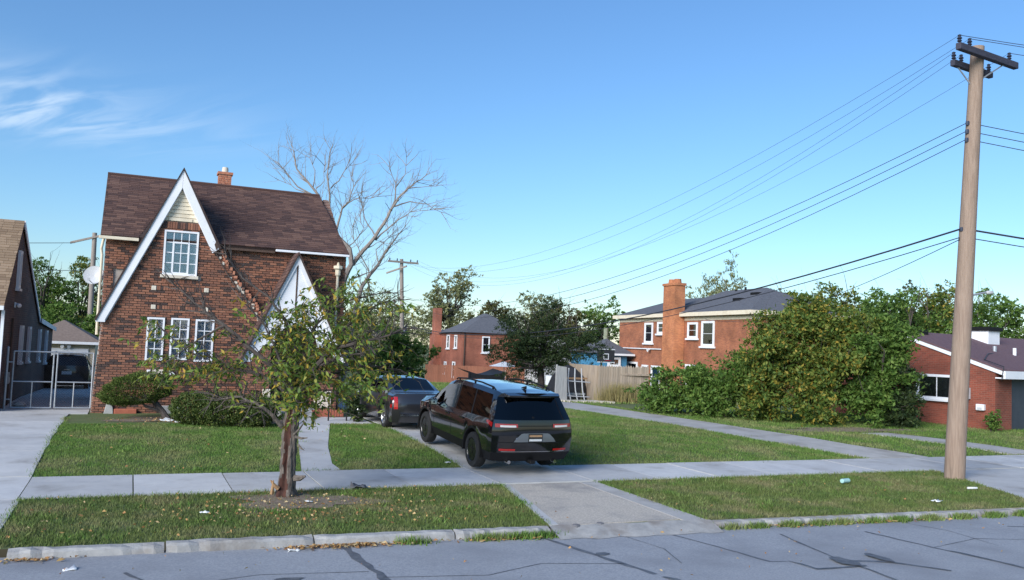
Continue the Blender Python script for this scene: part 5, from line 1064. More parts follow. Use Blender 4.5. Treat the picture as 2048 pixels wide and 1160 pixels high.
MB().tube([(29, 50.6, -.4), (29, 50.6, 1.9), (29, 50.1, 2.2)], .07, 8).build('post', 'tarp_black', BB)
mb = MB(); mb.tube([(29+.23*cos(q), 49.7+.23*sin(q), 1.98) for q in np.linspace(0, 2*pi, 15)], .015, 5); mb.build('rim', 'lamp_red', BB)
WT = thing('white_truck', 'white pickup truck partly hidden behind the dark tree', 'truck', (28.6, 52, -.35), radians(10), local=True)
mb = MB(); mb.prism([(-2.7, -.95, .5), (2.7, -.95, .5), (2.75, -.95, .95), (1.5, -.95, 1.15), (.9, -.95, 1.85), (-.5, -.95, 1.88), (-.75, -.95, 1.15), (-2.7, -.95, 1.15)], (0, 1.9, 0)); mb.build('body', 'litter_white', WT, bevel=.04)
prism('side_window', [(1.2, -.965, 1.2), (.85, -.965, 1.72), (-.35, -.965, 1.74), (-.5, -.965, 1.2)], (0, .01, 0), 'tinted_glass', WT)
for x_ in (-1.8, 1.8):
    for y_ in (-.95, .75): MB().lathe([(.25, 0), (.38, .02), (.38, .18), (.25, .2)], (x_, y_, .38), (0, 1, 0), 18).build('wheel', 'rubber', WT, True)
GH = thing('grey_house', 'pale grey low house beside the blue house far behind the dark tree', 'house', (38.6, 76, -1)); box('wall', (36.9, 76, -1.2), (40.6, 82, 2.3), 'grey_siding', GH); prism('roof', [(36.5, 75.6, 2.3), (41, 75.6, 2.3), (38.6, 75.6, 3.5)], (0, 7, 0), 'weathered_board', GH)
SHd = thing('far_house', 'dark-roofed house glimpsed between trees behind the garage', 'house', (.3, 74, -.8)); box('wall', (-2.2, 74, -1.2), (4, 80, 2.6), 'grey_siding', SHd); prism('roof', [(-2.6, 73.6, 2.6), (-2.6, 80.4, 2.6), (-2.6, 77, 5.0)], (7, 0, 0), 'slate_roof', SHd)

# ------------------------------------------------------------------ vegetation
def leaves_np(c, d, l, w, rng=RNG):
    """diamond leaves folded along the midrib: centre c, direction d (n,3), length l, width w"""
    n = len(c); d = d/np.linalg.norm(d, axis=1, keepdims=True); r = rng.normal(size=(n, 3)); s_ = np.cross(d, r); s_ /= np.linalg.norm(s_, axis=1, keepdims=True)+1e-9; nn = np.cross(s_, d)
    V = np.zeros((n, 4, 3), np.float32); l = l[:, None]; w = w[:, None]
    V[:, 0] = c-d*l*.5; V[:, 1] = c+s_*w*.5-d*l*.08+nn*w*.18; V[:, 2] = c+d*l*.5-nn*l*.05; V[:, 3] = c-s_*w*.5-d*l*.08+nn*w*.18
    return V.reshape(-1, 3), np.arange(4*n).reshape(n, 4)
def crown_points(ells, n, clump=.28, per=26, shell=.55, rng=RNG):
    """leaf positions: clumps spread through uneven ellipsoids, denser towards the outside"""
    vol = np.array([e[3]*e[4]*e[5] for e in ells]); pr_ = vol/vol.sum(); nc = max(8, n//per); which = rng.choice(len(ells), nc, p=pr_)
    u_ = rng.normal(size=(nc, 3)); u_ /= np.linalg.norm(u_, axis=1, keepdims=True); rad = (shell+(1-shell)*rng.random(nc))*rng.uniform(.82, 1.12, nc)
    E_ = np.array(ells)[which]; cc = E_[:, :3]+u_*E_[:, 3:6]*rad[:, None]
    idx = rng.integers(0, nc, n); sz = clump*rng.uniform(.5, 1.5, nc)
    fd = u_*.9+rng.normal(size=(nc, 3))*.55+np.array([0, 0, .15]); fd /= np.linalg.norm(fd, axis=1, keepdims=True); fl = sz*rng.uniform(1.6, 3.8, nc); t = rng.random(n)   # each clump is a spray along its own bough
    P = cc[idx]+fd[idx]*(fl[idx]*(t-.35))[:, None]+rng.normal(size=(n, 3))*(sz[idx]*(.75-.45*t))[:, None]*np.array([1, 1, .55]); P[:, 2] -= .22*fl[idx]*t*t
    out_ = P-E_[idx, :3]; out_ /= np.linalg.norm(out_, axis=1, keepdims=True)+1e-9
    return P, out_
def limb(mb, p, d, L, r, lvl, rg, tips, wob=.25, nseg=4, ratio=.62, kids=(2, 3), up=.15, sides=6):
    P = [Vector(p)]; R_ = [r]; d = Vector(d).normalized()
    for k in range(nseg):
        d = (d+Vector((rg.gauss(0, wob), rg.gauss(0, wob), rg.gauss(0, wob)+up*.4))*.5).normalized(); P.append(P[-1]+d*L/nseg); R_.append(r*(1-.55*(k+1)/nseg))
    mb.tube(P, R_, sides if lvl > 1 else max(3, sides-2), False)
    if lvl <= 0: tips.append((P[-1], d)); return
    for k in range(rg.randint(*kids)+1):
        t = rg.uniform(.35, 1.0) if k else 1.0; i = min(int(t*nseg), nseg); q = Vector((rg.gauss(0, 1), rg.gauss(0, 1), rg.gauss(0, .8))).normalized()
        limb(mb, P[i], (d*(.75 if k else 1.1)+q*.75+Vector((0, 0, up))), L*ratio*rg.uniform(.7, 1.15), R_[i]*.68, lvl-1, rg, tips, wob, max(3, nseg-1), ratio, kids, up, sides)
def tree(name, label, loc, ells, n, leaf, lm, bark='dark_bark', trunk=.15, cat='tree', group=None, clump=.28, seed=1, th=None, shell=.5, wl=.5, lvl=2, per=26, updir=.25):
    """ells are world-space ellipsoids (cx, cy, cz, rx, ry, rz); trunk and limbs reach into them"""
    t = thing(name, label, cat, loc, group=group); rg = random.Random(seed); mb = MB(); tips = []; base = Vector(loc)
    zlo = min(e[2]-e[5] for e in ells); fork = Vector((loc[0], loc[1], max(th if th is not None else zlo+.35*(max(e[2] for e in ells)-zlo), loc[2]+.2)))
    mb.tube([base-Vector((0, 0, .2)), base.lerp(fork, .5)+Vector((rg.gauss(0, .04), rg.gauss(0, .04), 0)), fork], [trunk*1.25, trunk, trunk*.85], 8)
    for e in ells:
        c = Vector(e[:3]); m_ = max(e[3:6])
        for k in range(3):
            tgt = c+Vector((rg.uniform(-.7, .7)*e[3], rg.uniform(-.7, .7)*e[4], rg.uniform(-.3, .8)*e[5])); d = tgt-fork; limb(mb, fork, d, d.length*.75, trunk*.5, lvl, rg, tips, .2, 4, .55, (1, 2), .1, 5)
    mb.build('trunk', bark, t, fix=False)
    big = ells; ells = []
    for e in big:       # break each mass into uneven boughs with gaps between
        ells.append((*e[:3], e[3]*.62, e[4]*.62, e[5]*.62))
        for k in range(9):
            u_ = Vector((rg.gauss(0, 1), rg.gauss(0, 1), rg.gauss(.15, 1))).normalized(); f = rg.uniform(.55, .98); q_ = rg.uniform(.22, .46)
            ells.append((e[0]+u_.x*e[3]*f, e[1]+u_.y*e[4]*f, e[2]+u_.z*e[5]*f, e[3]*q_, e[4]*q_, e[5]*q_*.8))
    P, o_ = crown_points(ells, n, clump*.6, per, shell); keep = P[:, 2] > tza(P[:, 1])+.03; P, o_ = P[keep], o_[keep]; m_ = len(P)
    d = o_*.6+RNG.normal(size=(m_, 3))*.8+np.array([0, 0, updir]); l = leaf*RNG.uniform(.6, 1.35, m_)
    V, F = leaves_np(P, d, l, l*wl*RNG.uniform(.7, 1.2, m_)); o = mesh_np('crown', V, F, None, lm, t); tag(o, kind='stuff'); return t

# --- the damaged street tree (local frame: x right, y away, z up as seen from the street)
ST = thing('street_tree', 'small street tree with split rotting trunk and yellowing leaves on the verge', 'tree', (2.64, 15.44, 0), -YAW, local=True)
def lp(px, py, d=0, base=(572, 993), s_=113.0):
    dx, dy = (px-base[0])/s_, (base[1]-py)/s_; return Vector((dx*cos(ROLL)-dy*sin(ROLL), d, dx*sin(ROLL)+dy*cos(ROLL)))
tr = [(lp(570, 1002), .33), (lp(571, 990), .245), (lp(573, 965), .19), (lp(575, 930), .165), (lp(577, 900), .165), (lp(578, 870), .17), (lp(580, 845), .175), (lp(586, 815), .15), (lp(592, 785), .12)]
tr = [((a[0].lerp(b[0], t)), (a[1]+(b[1]-a[1])*t)*(1+.05*sin((i*4+t*4)*1.7))) for i, (a, b) in enumerate(zip(tr, tr[1:])) for t in (0, .25, .5, .75)]+[tr[-1]]
n = 44; V = []; g0 = -pi/2-.25
for p, r in tr:
    r *= .76
    for k in range(n):
        q = 2*pi*k/n; dq = (q-g0+pi) % (2*pi)-pi; gw_ = .42+.12*sin(p.z*7)+.06*sin(p.z*19); rr_ = r*(1-.55*exp(-(dq/gw_)**2)*(1 if p.z > .12 else .4))*(1+.07*sin(5*q+p.z*3)+.045*sin(11*q+p.z*9)+.03*sin(17*q-p.z*23)); V.append((p.x+cos(q)*rr_, p.y+sin(q)*rr_, p.z))
Ft, Fr = [], []
for i in range(len(tr)-1):
    for k in range(n):
        q = 2*pi*(k+.5)/n; dq = (q-g0+pi) % (2*pi)-pi; (Fr if abs(dq) < .50+.13*sin(i*.37)+.04*sin(i*1.1) and .5 < i < len(tr)*.86 else Ft).append((i*n+k, i*n+(k+1) % n, (i+1)*n+(k+1) % n, (i+1)*n+k))
mb = MB(); mb.add(V, Ft); mb2 = MB(); mb2.add(V, Fr)
trunk_o = mb.build('trunk', 'bark', ST, True, fix=False); tag(mb2.build('rotten_heartwood', 'rotten_wood', ST, True, fix=False), label='dark red rotten split running up the trunk')
LIMBS = [([(566, 858, -.05), (552, 838, -.15), (535, 820, -.2), (512, 806, -.25), (488, 796, -.3), (455, 799, -.3), (430, 788, -.35)], .058, 'bark'), ([(585, 800, 0), (540, 770, .2), (490, 750, .3), (430, 738, .3), (370, 742, .2), (335, 735, .1)], .06, 'dark_bark'),
         ([(588, 790, -.05), (545, 735, -.2), (495, 690, -.3), (455, 657, -.3), (420, 632, -.3), (395, 612, -.25), (345, 572, -.2)], .065, 'dark_bark'), ([(455, 657, -.3), (425, 675, -.35), (398, 693, -.4), (365, 720, -.45)], .036, 'dark_bark'),
         ([(590, 790, .05), (584, 720, .15), (562, 650, .2), (528, 600, .15), (475, 560, .1), (440, 512, .1)], .055, 'dark_bark'), ([(592, 785, .0), (602, 715, .1), (622, 650, .2), (680, 605, .25), (760, 588, .3)], .05, 'dark_bark'),
         ([(598, 785, -.05), (635, 735, -.2), (665, 705, -.25), (715, 690, -.3), (765, 680, -.3), (805, 664, -.3)], .075, 'dark_bark'), ([(600, 790, .05), (655, 752, .2), (720, 738, .3), (790, 745, .35)], .05, 'dark_bark'),
         ([(598, 780, .1), (640, 695, .3), (690, 645, .4), (740, 612, .45), (785, 600, .5)], .045, 'dark_bark'), ([(640, 735, -.2), (690, 715, -.2), (730, 712, -.2)], .04, 'dark_bark'), ([(590, 780, -.3), (560, 700, -.5), (540, 650, -.6), (500, 610, -.6)], .04, 'dark_bark'), ([(300, 652, .2), (340, 690, .2), (385, 715, .2), (420, 735, .3)], .022, 'dark_bark')]
rg = random.Random(11); tips = []; twig = MB()
for pts, r, m_ in LIMBS:
    P = [lp(*p) for p in pts]; Q = []
    for a, b in zip(P, P[1:]):
        for k in range(3): Q.append(a.lerp(b, k/3)+Vector((rg.gauss(0, .008), rg.gauss(0, .008), rg.gauss(0, .008))))
    Q.append(P[-1]); r *= .72; MB().tube(Q, [r*(1-.78*i/(len(Q)-1)) for i in range(len(Q))], 7).build('limb', m_, ST, True, fix=False)
    for i in range(3, len(Q)):
        for _ in range(2 if i > 5 else 1):
            d = (Q[i]-Q[i-1]).normalized()+Vector((rg.gauss(0, .8), rg.gauss(0, .6), rg.gauss(.15, .7))); limb(twig, Q[i], d, rg.uniform(.2, .5), r*.22+.004, 1, rg, tips, .25, 3, .6, (1, 2), .05, 4)
for px, py, qx, qy, r in ((560, 975, 548, 958, .035), (548, 985, 553, 958, .03), (590, 870, 612, 845, .02), (592, 875, 618, 876, .022), (592, 955, 615, 950, .05), (598, 890, 612, 900, .016)):
    MB().tube([lp(px, py, -.12), lp((px+qx)/2, (py+qy)/2+2, -.16), lp(qx, qy, -.2)], [r*1.2, r, r*.35], 6).build('broken_stub', 'split_wood' if py > 950 and px < 570 else 'bark', ST)
tag(twig.build('twigs', 'dark_bark', ST, fix=False), kind='stuff')
CL = [(330, 690, 45, 40, 50), (300, 650, 20, 28, 26), (350, 660, 30, 30, 22), (370, 748, 55, 34, 150), (430, 752, 50, 30, 120), (325, 735, 30, 22, 45), (470, 690, 35, 40, 34), (530, 640, 42, 36, 70), (560, 700, 55, 55, 190), (600, 640, 46, 44, 110), (590, 755, 55, 48, 230), (650, 605, 46, 36, 66), (668, 680, 55, 52, 190), (640, 752, 58, 46, 240), (720, 640, 58, 48, 170), (765, 615, 46, 36, 90), (722, 742, 52, 38, 170), (772, 762, 42, 32, 120), (790, 705, 28, 40, 44), (600, 812, 42, 34, 130), (508, 800, 34, 24, 44), (690, 590, 40, 30, 46), (480, 758, 45, 30, 80), (450, 730, 40, 30, 50), (600, 700, 60, 55, 130), (690, 785, 40, 20, 40), (745, 690, 40, 30, 60)]
C, Dd = [], []; sprays = MB()
for px, py, rx_, ry_, nn in CL:
    for _ in range(int(nn*(2.6 if 540 < px < 700 else 1.6 if px < 740 else .9)/7)+1):      # leaf sprays: a thin twig with leaves hanging along it
        p = lp(px+rg.gauss(0, rx_*.5), py+rg.gauss(0, ry_*.5), rg.gauss(0, .42)); d = Vector((rg.gauss(0, .8)+(px-580)*.003, rg.gauss(0, .6), rg.gauss(.05, .5))).normalized(); L_ = rg.uniform(.2, .42); q = [p+d*L_*t-Vector((0, 0, .3*L_*t*t)) for t in (-.4, 0, .4, .8)]
        sprays.tube(q, [.006, .005, .004, .002], 3, False)
        for k in range(rg.randint(5, 10)):
            t = rg.uniform(-.3, .85); c_ = p+d*L_*t-Vector((0, 0, .3*L_*t*t)); e_ = d*.5+Vector((rg.gauss(0, .5), rg.gauss(0, .5), rg.gauss(-.55, .4))); C.append(c_+e_.normalized()*.05); Dd.append(tuple(e_))
tag(sprays.build('leaf_twigs', 'dark_bark', ST, fix=False), kind='stuff'); C = np.array([tuple(c) for c in C]); Dd = np.array(Dd); l = .115*RNG.uniform(.6, 1.35, len(C))
near = np.argsort(C[:, 1])[:300]; far = np.setdiff1d(np.arange(len(C)), near)
V, F = leaves_np(C[far], Dd[far], l[far], l[far]*.36); tag(mesh_np('crown', V, F, None, 'leaf_street', ST), kind='stuff')
lm_ = [mesh_np('leaf', *leaves_np(np.zeros((1, 3)), np.array([[.02, .03, -1.0]]), np.array([.135]), np.array([w_])), None, 'leaf_street', ST) for w_ in (.045, .055)]
for i, k in enumerate(near):
    o = lm_[i] if i < 2 else dup(lm_[i % 2], ST)
    o.location = C[k]; o.rotation_euler = Vector(Dd[k]).to_track_quat('-Z', 'Y').to_euler(); o.rotation_euler.rotate_axis('Z', rg.uniform(0, 6.28))

# --- bare tree behind the house
BT = thing('bare_tree', 'leafless pale-barked tree rising behind the right end of the gabled house', 'tree', (8.8, 37.65, .19), -YAW, local=True)
def bp_(cx, cy, d=0): return lp(560+cx/3.224, 280+cy/3.224, d, (703, 793), 45.3)
BL = [([(395, 1640), (405, 1300), (420, 960), (450, 880), (492, 800), (478, 700), (400, 620), (345, 530), (330, 480), (290, 390), (240, 310), (190, 250), (130, 180), (108, 60)], .20), ([(492, 800), (560, 710), (640, 620), (700, 530), (740, 450), (790, 370), (850, 310), (905, 265), (965, 225)], .13),
      ([(420, 1640), (500, 1150), (550, 940), (600, 860), (660, 780), (705, 700), (750, 640), (820, 550)], .15), ([(345, 540), (342, 420), (335, 280), (335, 180), (355, 60)], .075), ([(375, 600), (400, 520), (425, 430), (470, 390), (500, 300), (495, 240)], .075),
      ([(345, 300), (395, 250), (430, 180), (490, 110)], .04), ([(240, 350), (130, 290), (60, 200), (10, 145)], .055), ([(200, 335), (110, 300), (40, 255)], .04), ([(740, 450), (765, 380), (770, 270), (730, 170)], .05), ([(770, 290), (830, 210), (840, 100)], .035), ([(640, 620), (590, 540), (560, 440), (550, 360)], .045),
      ([(640, 640), (720, 570), (800, 510), (870, 470), (1000, 460)], .05), ([(760, 420), (860, 385), (970, 400), (1060, 450)], .045), ([(850, 300), (930, 295), (1030, 290)], .03), ([(425, 430), (500, 380), (570, 375), (660, 370)], .04), ([(460, 690), (500, 650), (560, 560), (530, 480)], .04), ([(600, 840), (550, 750), (500, 640), (490, 560)], .04),
      ([(660, 790), (640, 700), (720, 620), (715, 560)], .035), ([(470, 900), (560, 860), (620, 830)], .06), ([(230, 290), (235, 180), (195, 90)], .035), ([(410, 860), (440, 820), (470, 810)], .03), ([(250, 300), (300, 250), (300, 150)], .03), ([(590, 690), (650, 660), (700, 655)], .03)]
rg = random.Random(21); tw = MB(); tips = []
for pts, r in BL:
    dd = rg.uniform(-.9, .9); P = [bp_(x_, y_, dd*min(1, i/4)*(1 if len(pts) < 9 else .4)) for i, (x_, y_) in enumerate(pts)]; Q = []
    for a, b in zip(P, P[1:]):
        for k in range(2): Q.append(a.lerp(b, k/2)+Vector((rg.gauss(0, .02), rg.gauss(0, .02), rg.gauss(0, .02)))*(k > 0))
    Q.append(P[-1]); MB().tube(Q, [max(.78*r*(1-.85*i/(len(Q)-1)), .011) for i in range(len(Q))], 7).build('limb', 'pale_bark', BT, True, fix=False)
    for i in [j for j in range(3 if len(pts) < 9 else 8, len(Q)) for _ in (0, 1)]:
        d = (Q[i]-Q[i-1]).normalized()+Vector((rg.gauss(0, .6), rg.gauss(0, .6), rg.gauss(.25, .45))); limb(tw, Q[i], d, rg.uniform(.55, 1.2), .015, 2, rg, tips, .28, 3, .6, (1, 2), .18, 4)
tag(tw.build('twigs', 'pale_bark', BT, fix=False), kind='stuff')

# --- clipped evergreen on a leaning trunk, low hedge, small bush by the railing
TS = thing('clipped_evergreen', 'flat-topped clipped evergreen on a crooked leaning trunk before the brick gable', 'bush', (1.05, 26.6, .28))
mb = MB(); mb.tube([(1.15, 26.4, .2), (.95, 26.5, .5), (.72, 26.6, .78), (.4, 26.7, .95)], [.10, .085, .08, .05], 8); mb.tube([(.95, 26.5, .5), (.5, 26.4, .65), (.3, 26.5, .85)], [.05, .04, .02], 6); mb.tube([(.72, 26.6, .75), (.3, 26.9, .8), (-.1, 26.8, .95)], [.05, .04, .02], 6); mb.build('trunk', 'dark_bark', TS, True, fix=False)
n = 15000; u_ = RNG.normal(size=(n, 3)); u_ /= np.linalg.norm(u_, axis=1, keepdims=True); u_[:, 2] = np.where(u_[:, 2] < 0, u_[:, 2]*.62, u_[:, 2]); lump = 1+.07*np.sin(u_[:, 0]*9+1)*np.sin(u_[:, 1]*8)+.05*np.sin(u_[:, 2]*14+u_[:, 0]*6)
P = np.array([.25, 26.7, 1.02])+u_*np.array([.95, .75, .55])*(lump*(.86+.16*RNG.random(n)))[:, None]; P[:, 2] += .12*(P[:, 0]-.25)
V, F = leaves_np(P, u_*.9+RNG.normal(size=(n, 3))*.4, .06*RNG.uniform(.6, 1.4, n), np.full(n, .024)); tag(mesh_np('crown', V, F, None, 'needle_green', TS), kind='stuff')
HG = thing('low_hedge', 'low spreading hedge under the street tree before the brick gable', 'hedge', (2.75, 24.9, .27)); mb = MB(); rg = random.Random(4); tips = []
for k in range(9): limb(mb, (1.9+.22*k, 25+rg.uniform(-.2, .2), .2), (rg.gauss(0, .4), rg.gauss(0, .3), 1), .5, .025, 1, rg, tips, .2, 3, .6, (1, 2), .1, 4)
mb.build('stems', 'dark_bark', HG, fix=False); PP = []
for ex in ((1.75, 25.1, .72, .68, .6, .46), (2.45, 24.8, .72, .85, .65, .5), (3.15, 24.6, .66, .68, .55, .44)):
    u_ = RNG.normal(size=(7000, 3)); u_ /= np.linalg.norm(u_, axis=1, keepdims=True); lump = 1+.06*np.sin(u_[:, 0]*8+ex[0])*np.sin(u_[:, 1]*9)+.05*np.sin(u_[:, 2]*12+u_[:, 0]*5); PP.append(np.array(ex[:3])+u_*np.array(ex[3:])*(lump*(.84+.18*RNG.random(7000)))[:, None])
P = np.concatenate(PP); P = P[P[:, 2] > .3]
V, F = leaves_np(P, RNG.normal(size=P.shape)+np.array([0, 0, .4]), .065*RNG.uniform(.6, 1.4, len(P)), .03*RNG.uniform(.7, 1.3, len(P))); tag(mesh_np('crown', V, F, None, 'hedge_leaf', HG), kind='stuff')
tree('small_bush', 'small dark bush growing through the end of the iron railing', (6.3, 25.75, .27), [(6.3, 25.75, .72, .30, .28, .45)], 2600, .07, 'leaf_dark', trunk=.03, cat='bush', clump=.09, seed=3)
tree('small_bush', 'leafy bush against the vestibule pier behind the street tree', (3.95, 26.5, .27), [(3.95, 26.5, .62, .45, .35, .42)], 2200, .08, 'leaf_green', trunk=.03, cat='bush', clump=.1, seed=4)
# --- trees of the middle distance
tree('leafy_tree', 'bright green bushy tree behind the dark grey sedan', (11.4, 38.9, .15), [(10.6, 39.1, 1.7, 1.2, 1.2, 1.35), (11.9, 38.7, 2.0, 1.25, 1.2, 1.5), (11.3, 38.9, 2.7, 1.0, 1.0, .8)], 15000, .13, 'leaf_green', trunk=.1, clump=.22, seed=5)
tree('leafy_tree', 'dense dark green tree between the brown fence and the pale fence', (19.7, 40.7, .1), [(19.3, 40.7, 2.2, 2.3, 1.9, 1.9), (20.3, 40.4, 3.2, 1.9, 1.7, 1.7), (18.6, 40.9, 3.4, 1.4, 1.3, 1.4), (20.0, 40.6, 4.4, 1.2, 1.2, 1.0), (18.3, 39.9, 1.0, 1.1, .9, .8), (20.9, 39.8, 1.9, 1.2, 1.1, 1.2), (21.9, 39.6, 2.9, 1.2, 1.1, 1.1)], 32000, .13, 'leaf_dark', trunk=.2, clump=.24, seed=6, wl=.35)
GBG = 'pale trees far beyond the red brick house'
tree('far_tree', 'tall pale tree rising behind the red brick house', (37, 103.8, -1.8), [(36, 103.6, 8.6, 2.2, 2.2, 2.9), (38.3, 103.4, 9.8, 2.4, 2.2, 3.0), (37.2, 103.8, 5.6, 3.6, 3, 2.5), (34.4, 104, 6.0, 2.2, 2, 2.4)], 6500, .36, 'leaf_pale', trunk=.3, clump=.55, seed=7, per=14)
tree('far_tree', 'thin half-bare tree with pale leaves beside the far utility pole', (19.8, 73.5, -.9), [(19.4, 73.4, 5.4, 2.2, 2, 2.4), (21.4, 73, 4.2, 2.0, 2, 2.2), (18.2, 73.6, 3.6, 1.8, 1.8, 2.0)], 3800, .26, 'leaf_pale', bark='pale_bark', trunk=.18, clump=.5, seed=8, per=12, lvl=3)
tree('far_tree', 'autumn-tinted tree behind the bare tree', (21, 84, -1.2), [(20.6, 84, 3.8, 3.0, 2.6, 2.8), (23.4, 83.5, 3.0, 2.2, 2, 2.2), (17.5, 84, 3.4, 2.4, 2, 2.4)], 5200, .3, 'leaf_olive', trunk=.2, clump=.5, seed=9, per=16)
for i, (x_, y_, z_, s_, lm, lab) in enumerate(((40, 97, 5.6, 3.2, 'leaf_olive', 'olive tree behind the right end of the red brick house'), (46.4, 99.7, 6.2, 4.2, 'leaf_pale', 'pale round tree above the dense dark tree'), (41.5, 80.2, 4.8, 3.3, 'leaf_olive', 'yellow-green tree behind the dense dark tree'), (47.2, 83, 4.9, 4.0, 'leaf_green', 'wide green tree left of the tall brick chimney'), (36.8, 118, 2.6, 5.0, 'leaf_pale', 'hazy low tree left of the red brick house chimney'), (27, 112, 2.2, 5, 'leaf_olive', 'low tree far behind the utility pole'), (14, 95, 2.6, 4.5, 'leaf_olive', 'low tree far behind the gabled house'))):
    tree('far_tree', lab, (x_, y_, tz(y_)), [(x_-.4*s_, y_, z_-.2*s_, .7*s_, .6*s_, .65*s_), (x_+.4*s_, y_+.5, z_, .7*s_, .6*s_, .75*s_), (x_, y_, z_+.45*s_, .5*s_, .5*s_, .5*s_), (x_, y_, z_-.6*s_, .9*s_, .6*s_, .6*s_)], 7000, .30, lm, trunk=.25, clump=.45, seed=20+i, per=18)
tree('far_tree', 'spiky pale tree above the hipped grey roof', (71.5, 94, -1.5), [(69.5, 94, 9.5, 2.6, 2, 3.6), (73, 93.6, 10.6, 2.8, 2, 4.6), (76, 93, 8.5, 2.4, 2, 3), (66, 93.5, 8.0, 2.4, 2, 3.2)], 4200, .5, 'leaf_pale', bark='pale_bark', trunk=.3, clump=.55, seed=31, per=10, wl=.25, lvl=3, updir=1.2)
for i, (x_, y_, z_, s_, lm) in enumerate(((69, 79, 6.6, 5.2, 'leaf_olive'), (64.3, 64.4, 6.0, 6.0, 'leaf_mixed'), (65, 58.8, 5.8, 5.8, 'leaf_green'), (73, 60.6, 5.8, 6.2, 'leaf_mixed'), (68.7, 51.6, 5.4, 5.6, 'leaf_green'), (73, 47, 5.4, 5.8, 'leaf_mixed'), (78, 66, 6.4, 6.6, 'leaf_olive'))):
    tree('far_tree', ['olive tree behind the roof of the orange brick house', 'tall mixed green tree behind the overgrown shrubs', 'green tree above the ridge of the low red house', 'mixed green tree behind the low purple roof', 'green tree beside the street lamp and the tan pole', 'mixed tree behind the white chimney', 'olive tree far behind the low red house'][i], (x_, y_, tz(y_)), [(x_-.45*s_, y_, z_-.1*s_, .7*s_, .6*s_, .6*s_), (x_+.4*s_, y_+.5, z_, .75*s_, .6*s_, .62*s_), (x_, y_, z_+.35*s_, .55*s_, .5*s_, .42*s_), (x_, y_, z_-.6*s_, 1.0*s_, .7*s_, .6*s_)], 12000, .34, lm, trunk=.3, clump=.6, seed=40+i, per=18, group='trees behind the low red house')
for i, (x_, y_, z_, s_, lm, lab) in enumerate(((-5.9, 70.2, 5.0, 2.9, 'leaf_green', 'green tree behind the roof of the small garage'), (-3.6, 72, 5.2, 2.9, 'leaf_mixed', 'mixed green tree beside the grey pole behind the garage'), (-9, 88, 4.5, 4.2, 'leaf_olive', 'olive tree far behind the dark brick house'), (-1.6, 57, 2.6, 1.6, 'leaf_green', 'vine-covered green shrub at the corner of the gabled house'), (-4.2, 60, 2.3, 2.2, 'leaf_green', 'low bright green shrub behind the garage roof'))):
    tree('far_tree', lab, (x_, y_, tz(y_)), [(x_-.4*s_, y_, z_-.2*s_, .6*s_, .6*s_, .7*s_), (x_+.4*s_, y_+.3, z_, .62*s_, .6*s_, .7*s_), (x_, y_, z_+.5*s_, .5*s_, .5*s_, .5*s_), (x_, y_, z_-.8*s_, .9*s_, .6*s_, .6*s_)], 9000, .19, lm, trunk=.2, clump=.32, seed=60+i, per=18)
# --- overgrown shrubs along the alley
for i, (lab, loc, ells, n_, lm) in enumerate((
    ('dark low shrub spilling over the pale fence by the alley', (20.3, 29.0), [(19.9, 29.4, 1.0, 1.1, 1.0, .95), (20.9, 28.6, 1.3, 1.5, 1.0, 1.15)], 12000, 'leaf_green'),
    ('mid green shrub beside the dark low shrub', (21.4, 27.5), [(21.1, 27.6, 1.2, 1.5, 1.1, 1.2), (22.0, 27.2, 2.0, 1.3, 1.0, 1.3)], 13000, 'leaf_green'),
    ('tall shrub with yellowing leaves in the middle of the thicket', (22.6, 26.4), [(22.2, 26.4, 1.4, 1.7, 1.3, 1.4), (23.0, 26.0, 2.6, 1.8, 1.2, 1.4), (22.8, 26.4, 3.6, 1.2, 1.0, .9)], 22000, 'leaf_mixed'),
    ('tallest shrub of the thicket with orange patches', (24.2, 25.2), [(23.6, 25.2, 1.5, 1.8, 1.3, 1.5), (24.4, 25.0, 2.9, 1.9, 1.3, 1.5), (23.7, 25.3, 4.2, 1.4, 1.1, 1.0), (25.1, 24.9, 4.0, 1.3, 1.0, 1.0)], 30000, 'leaf_mixed'),
    ('green shrub at the corner of the low red house', (26.2, 24.4), [(25.5, 24.3, 1.4, 1.5, 1.1, 1.3), (26.1, 24.3, 2.7, 1.5, 1.1, 1.3), (26.4, 24.3, 3.6, 1.1, 1.0, .9)], 21000, 'leaf_green'),
    ('dark shrub in front of the gable window of the low red house', (26.9, 24.0), [(26.8, 24.0, 1.0, .8, .7, .9), (26.9, 24.1, 1.9, .6, .6, .8)], 6000, 'leaf_dark'))):
    tree('overgrown_shrub', lab, (*loc, tz(loc[1])), ells, int(n_*.8), .155, lm, trunk=.07, cat='shrub', group='overgrown shrubs beside the alley', clump=.34, seed=80+i, th=.7, per=26, shell=.4)
tree('small_bush', 'small weed bush beside the dark garage door', (29.9, 22.6, .24), [(29.9, 22.6, .7, .35, .3, .45)], 1200, .09, 'leaf_green', trunk=.03, cat='bush', clump=.1, seed=91)
x = RNG.normal(21.6, .55, 1500); y = RNG.normal(35.6, .3, 1500); blades('tall_dry_grass', x, y, .85, .03, 'dry_grass', .35, 'tall dry yellow grass in front of the pale fence')

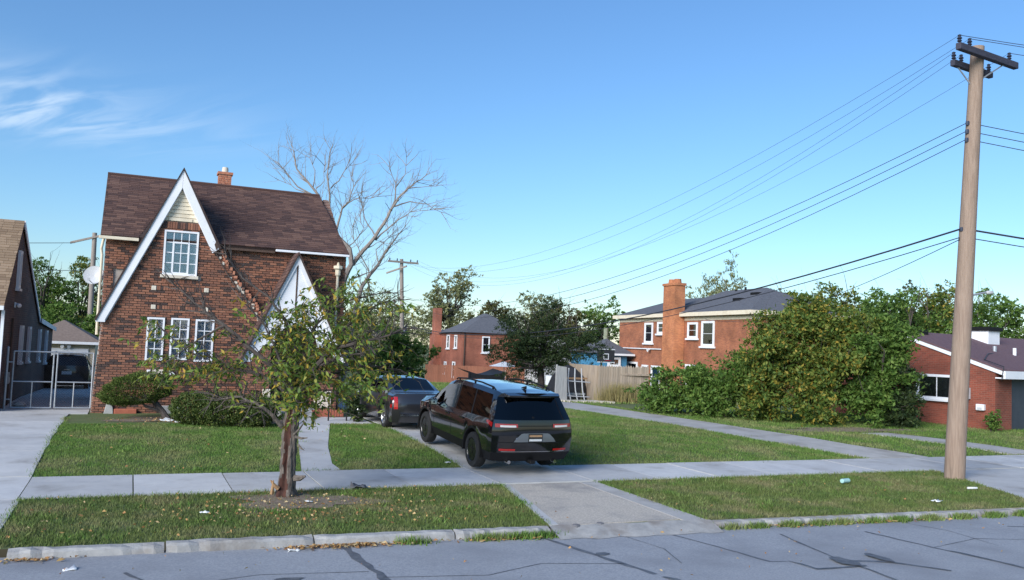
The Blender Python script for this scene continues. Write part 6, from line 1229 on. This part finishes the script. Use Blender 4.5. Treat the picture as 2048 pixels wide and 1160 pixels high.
# ------------------------------------------------------------------ litter
def can(loc, ang, m, label, name='litter_can', L=.16, r=.035):
    t = thing(name, label, 'litter', loc); d = Vector((cos(ang), sin(ang), 0)); MB().lathe([(r*.8, 0), (r, .01), (r, L-.01), (r*.8, L)], Vector(loc)+Vector((0, 0, r)), d, 12).build('can_body', m, t, True); MB().lathe([(r*.5, 0), (r*.45, .004)], Vector(loc)+Vector((0, 0, r))+d*L, d, 10).build('can_lid', 'galvanised', t); return t
def paper(loc, s_, m, label, seed, name='litter_paper'):
    rg = random.Random(seed); n = 5; V = [(loc[0]+(i/4-.5)*s_+rg.gauss(0, .01), loc[1]+(j/4-.5)*s_*.7+rg.gauss(0, .01), loc[2]+.02+abs(rg.gauss(0, .11))*s_) for j in range(n) for i in range(n)]
    o = mesh_np(name, V, [(j*n+i, j*n+i+1, (j+1)*n+i+1, (j+1)*n+i) for j in range(4) for i in range(4)], None, m); md_ = o.modifiers.new('t', 'SOLIDIFY'); md_.thickness = .006; tag(o, label, 'litter')
def gl(px, py, z=0):     # measured ground positions
    return None
can((14.55, 14.6, .03), .2, 'litter_teal', 'pale teal can lying on the verge grass near the tan pole', L=.26, r=.05); can((17.0, 13.4, .03), -.2, 'litter_white', 'white tube lying on the grass beside the tan pole', L=.24, r=.025)
paper((14.8, 12.35, .02), .18, 'litter_white', 'crumpled white paper at the kerb near the tan pole', 1); paper((4.05, 15.93, .02), .3, 'rag_grey', 'dark grey rag at the edge of the sidewalk by the street tree', 2, 'rag'); paper((1.05, 26.0, .27), .34, 'litter_white', 'white plastic bag under the clipped evergreen', 3, 'plastic_bag'); paper((1.35, 25.6, .27), .2, 'litter_white', 'small white paper scrap beside the low hedge', 4)
paper((2.2, 12.0, -.13), .16, 'litter_white', 'crumpled white cup in the gutter below the street tree', 5); paper((-.5, 11.7, -.13), .14, 'litter_white', 'white scrap lying on the road by the kerb', 6); paper((6.75, 18.6, .05), .14, 'litter_white', 'white scrap on the grass beside the black vehicle', 7); paper((1.2, 14.1, .02), .12, 'litter_white', 'white paper scrap in the verge grass', 8); paper((2.9, 14.7, .02), .12, 'litter_white', 'white scrap at the foot of the street tree', 9)
for i, (x_, y_) in enumerate(((6.55, 12.05), (7.0, 12.08))): patch_ = MB(); patch_.lathe([(.03, 0), (.07, .02), (.06, .06), (.02, .07)], (x_, y_, -.03), n=7); tag(patch_.build('stone_lump', 'rag_grey'), ['dark lump of rubble at the left of the drive mouth', 'dark lump of rubble in the middle of the drive mouth'][i], 'stone')
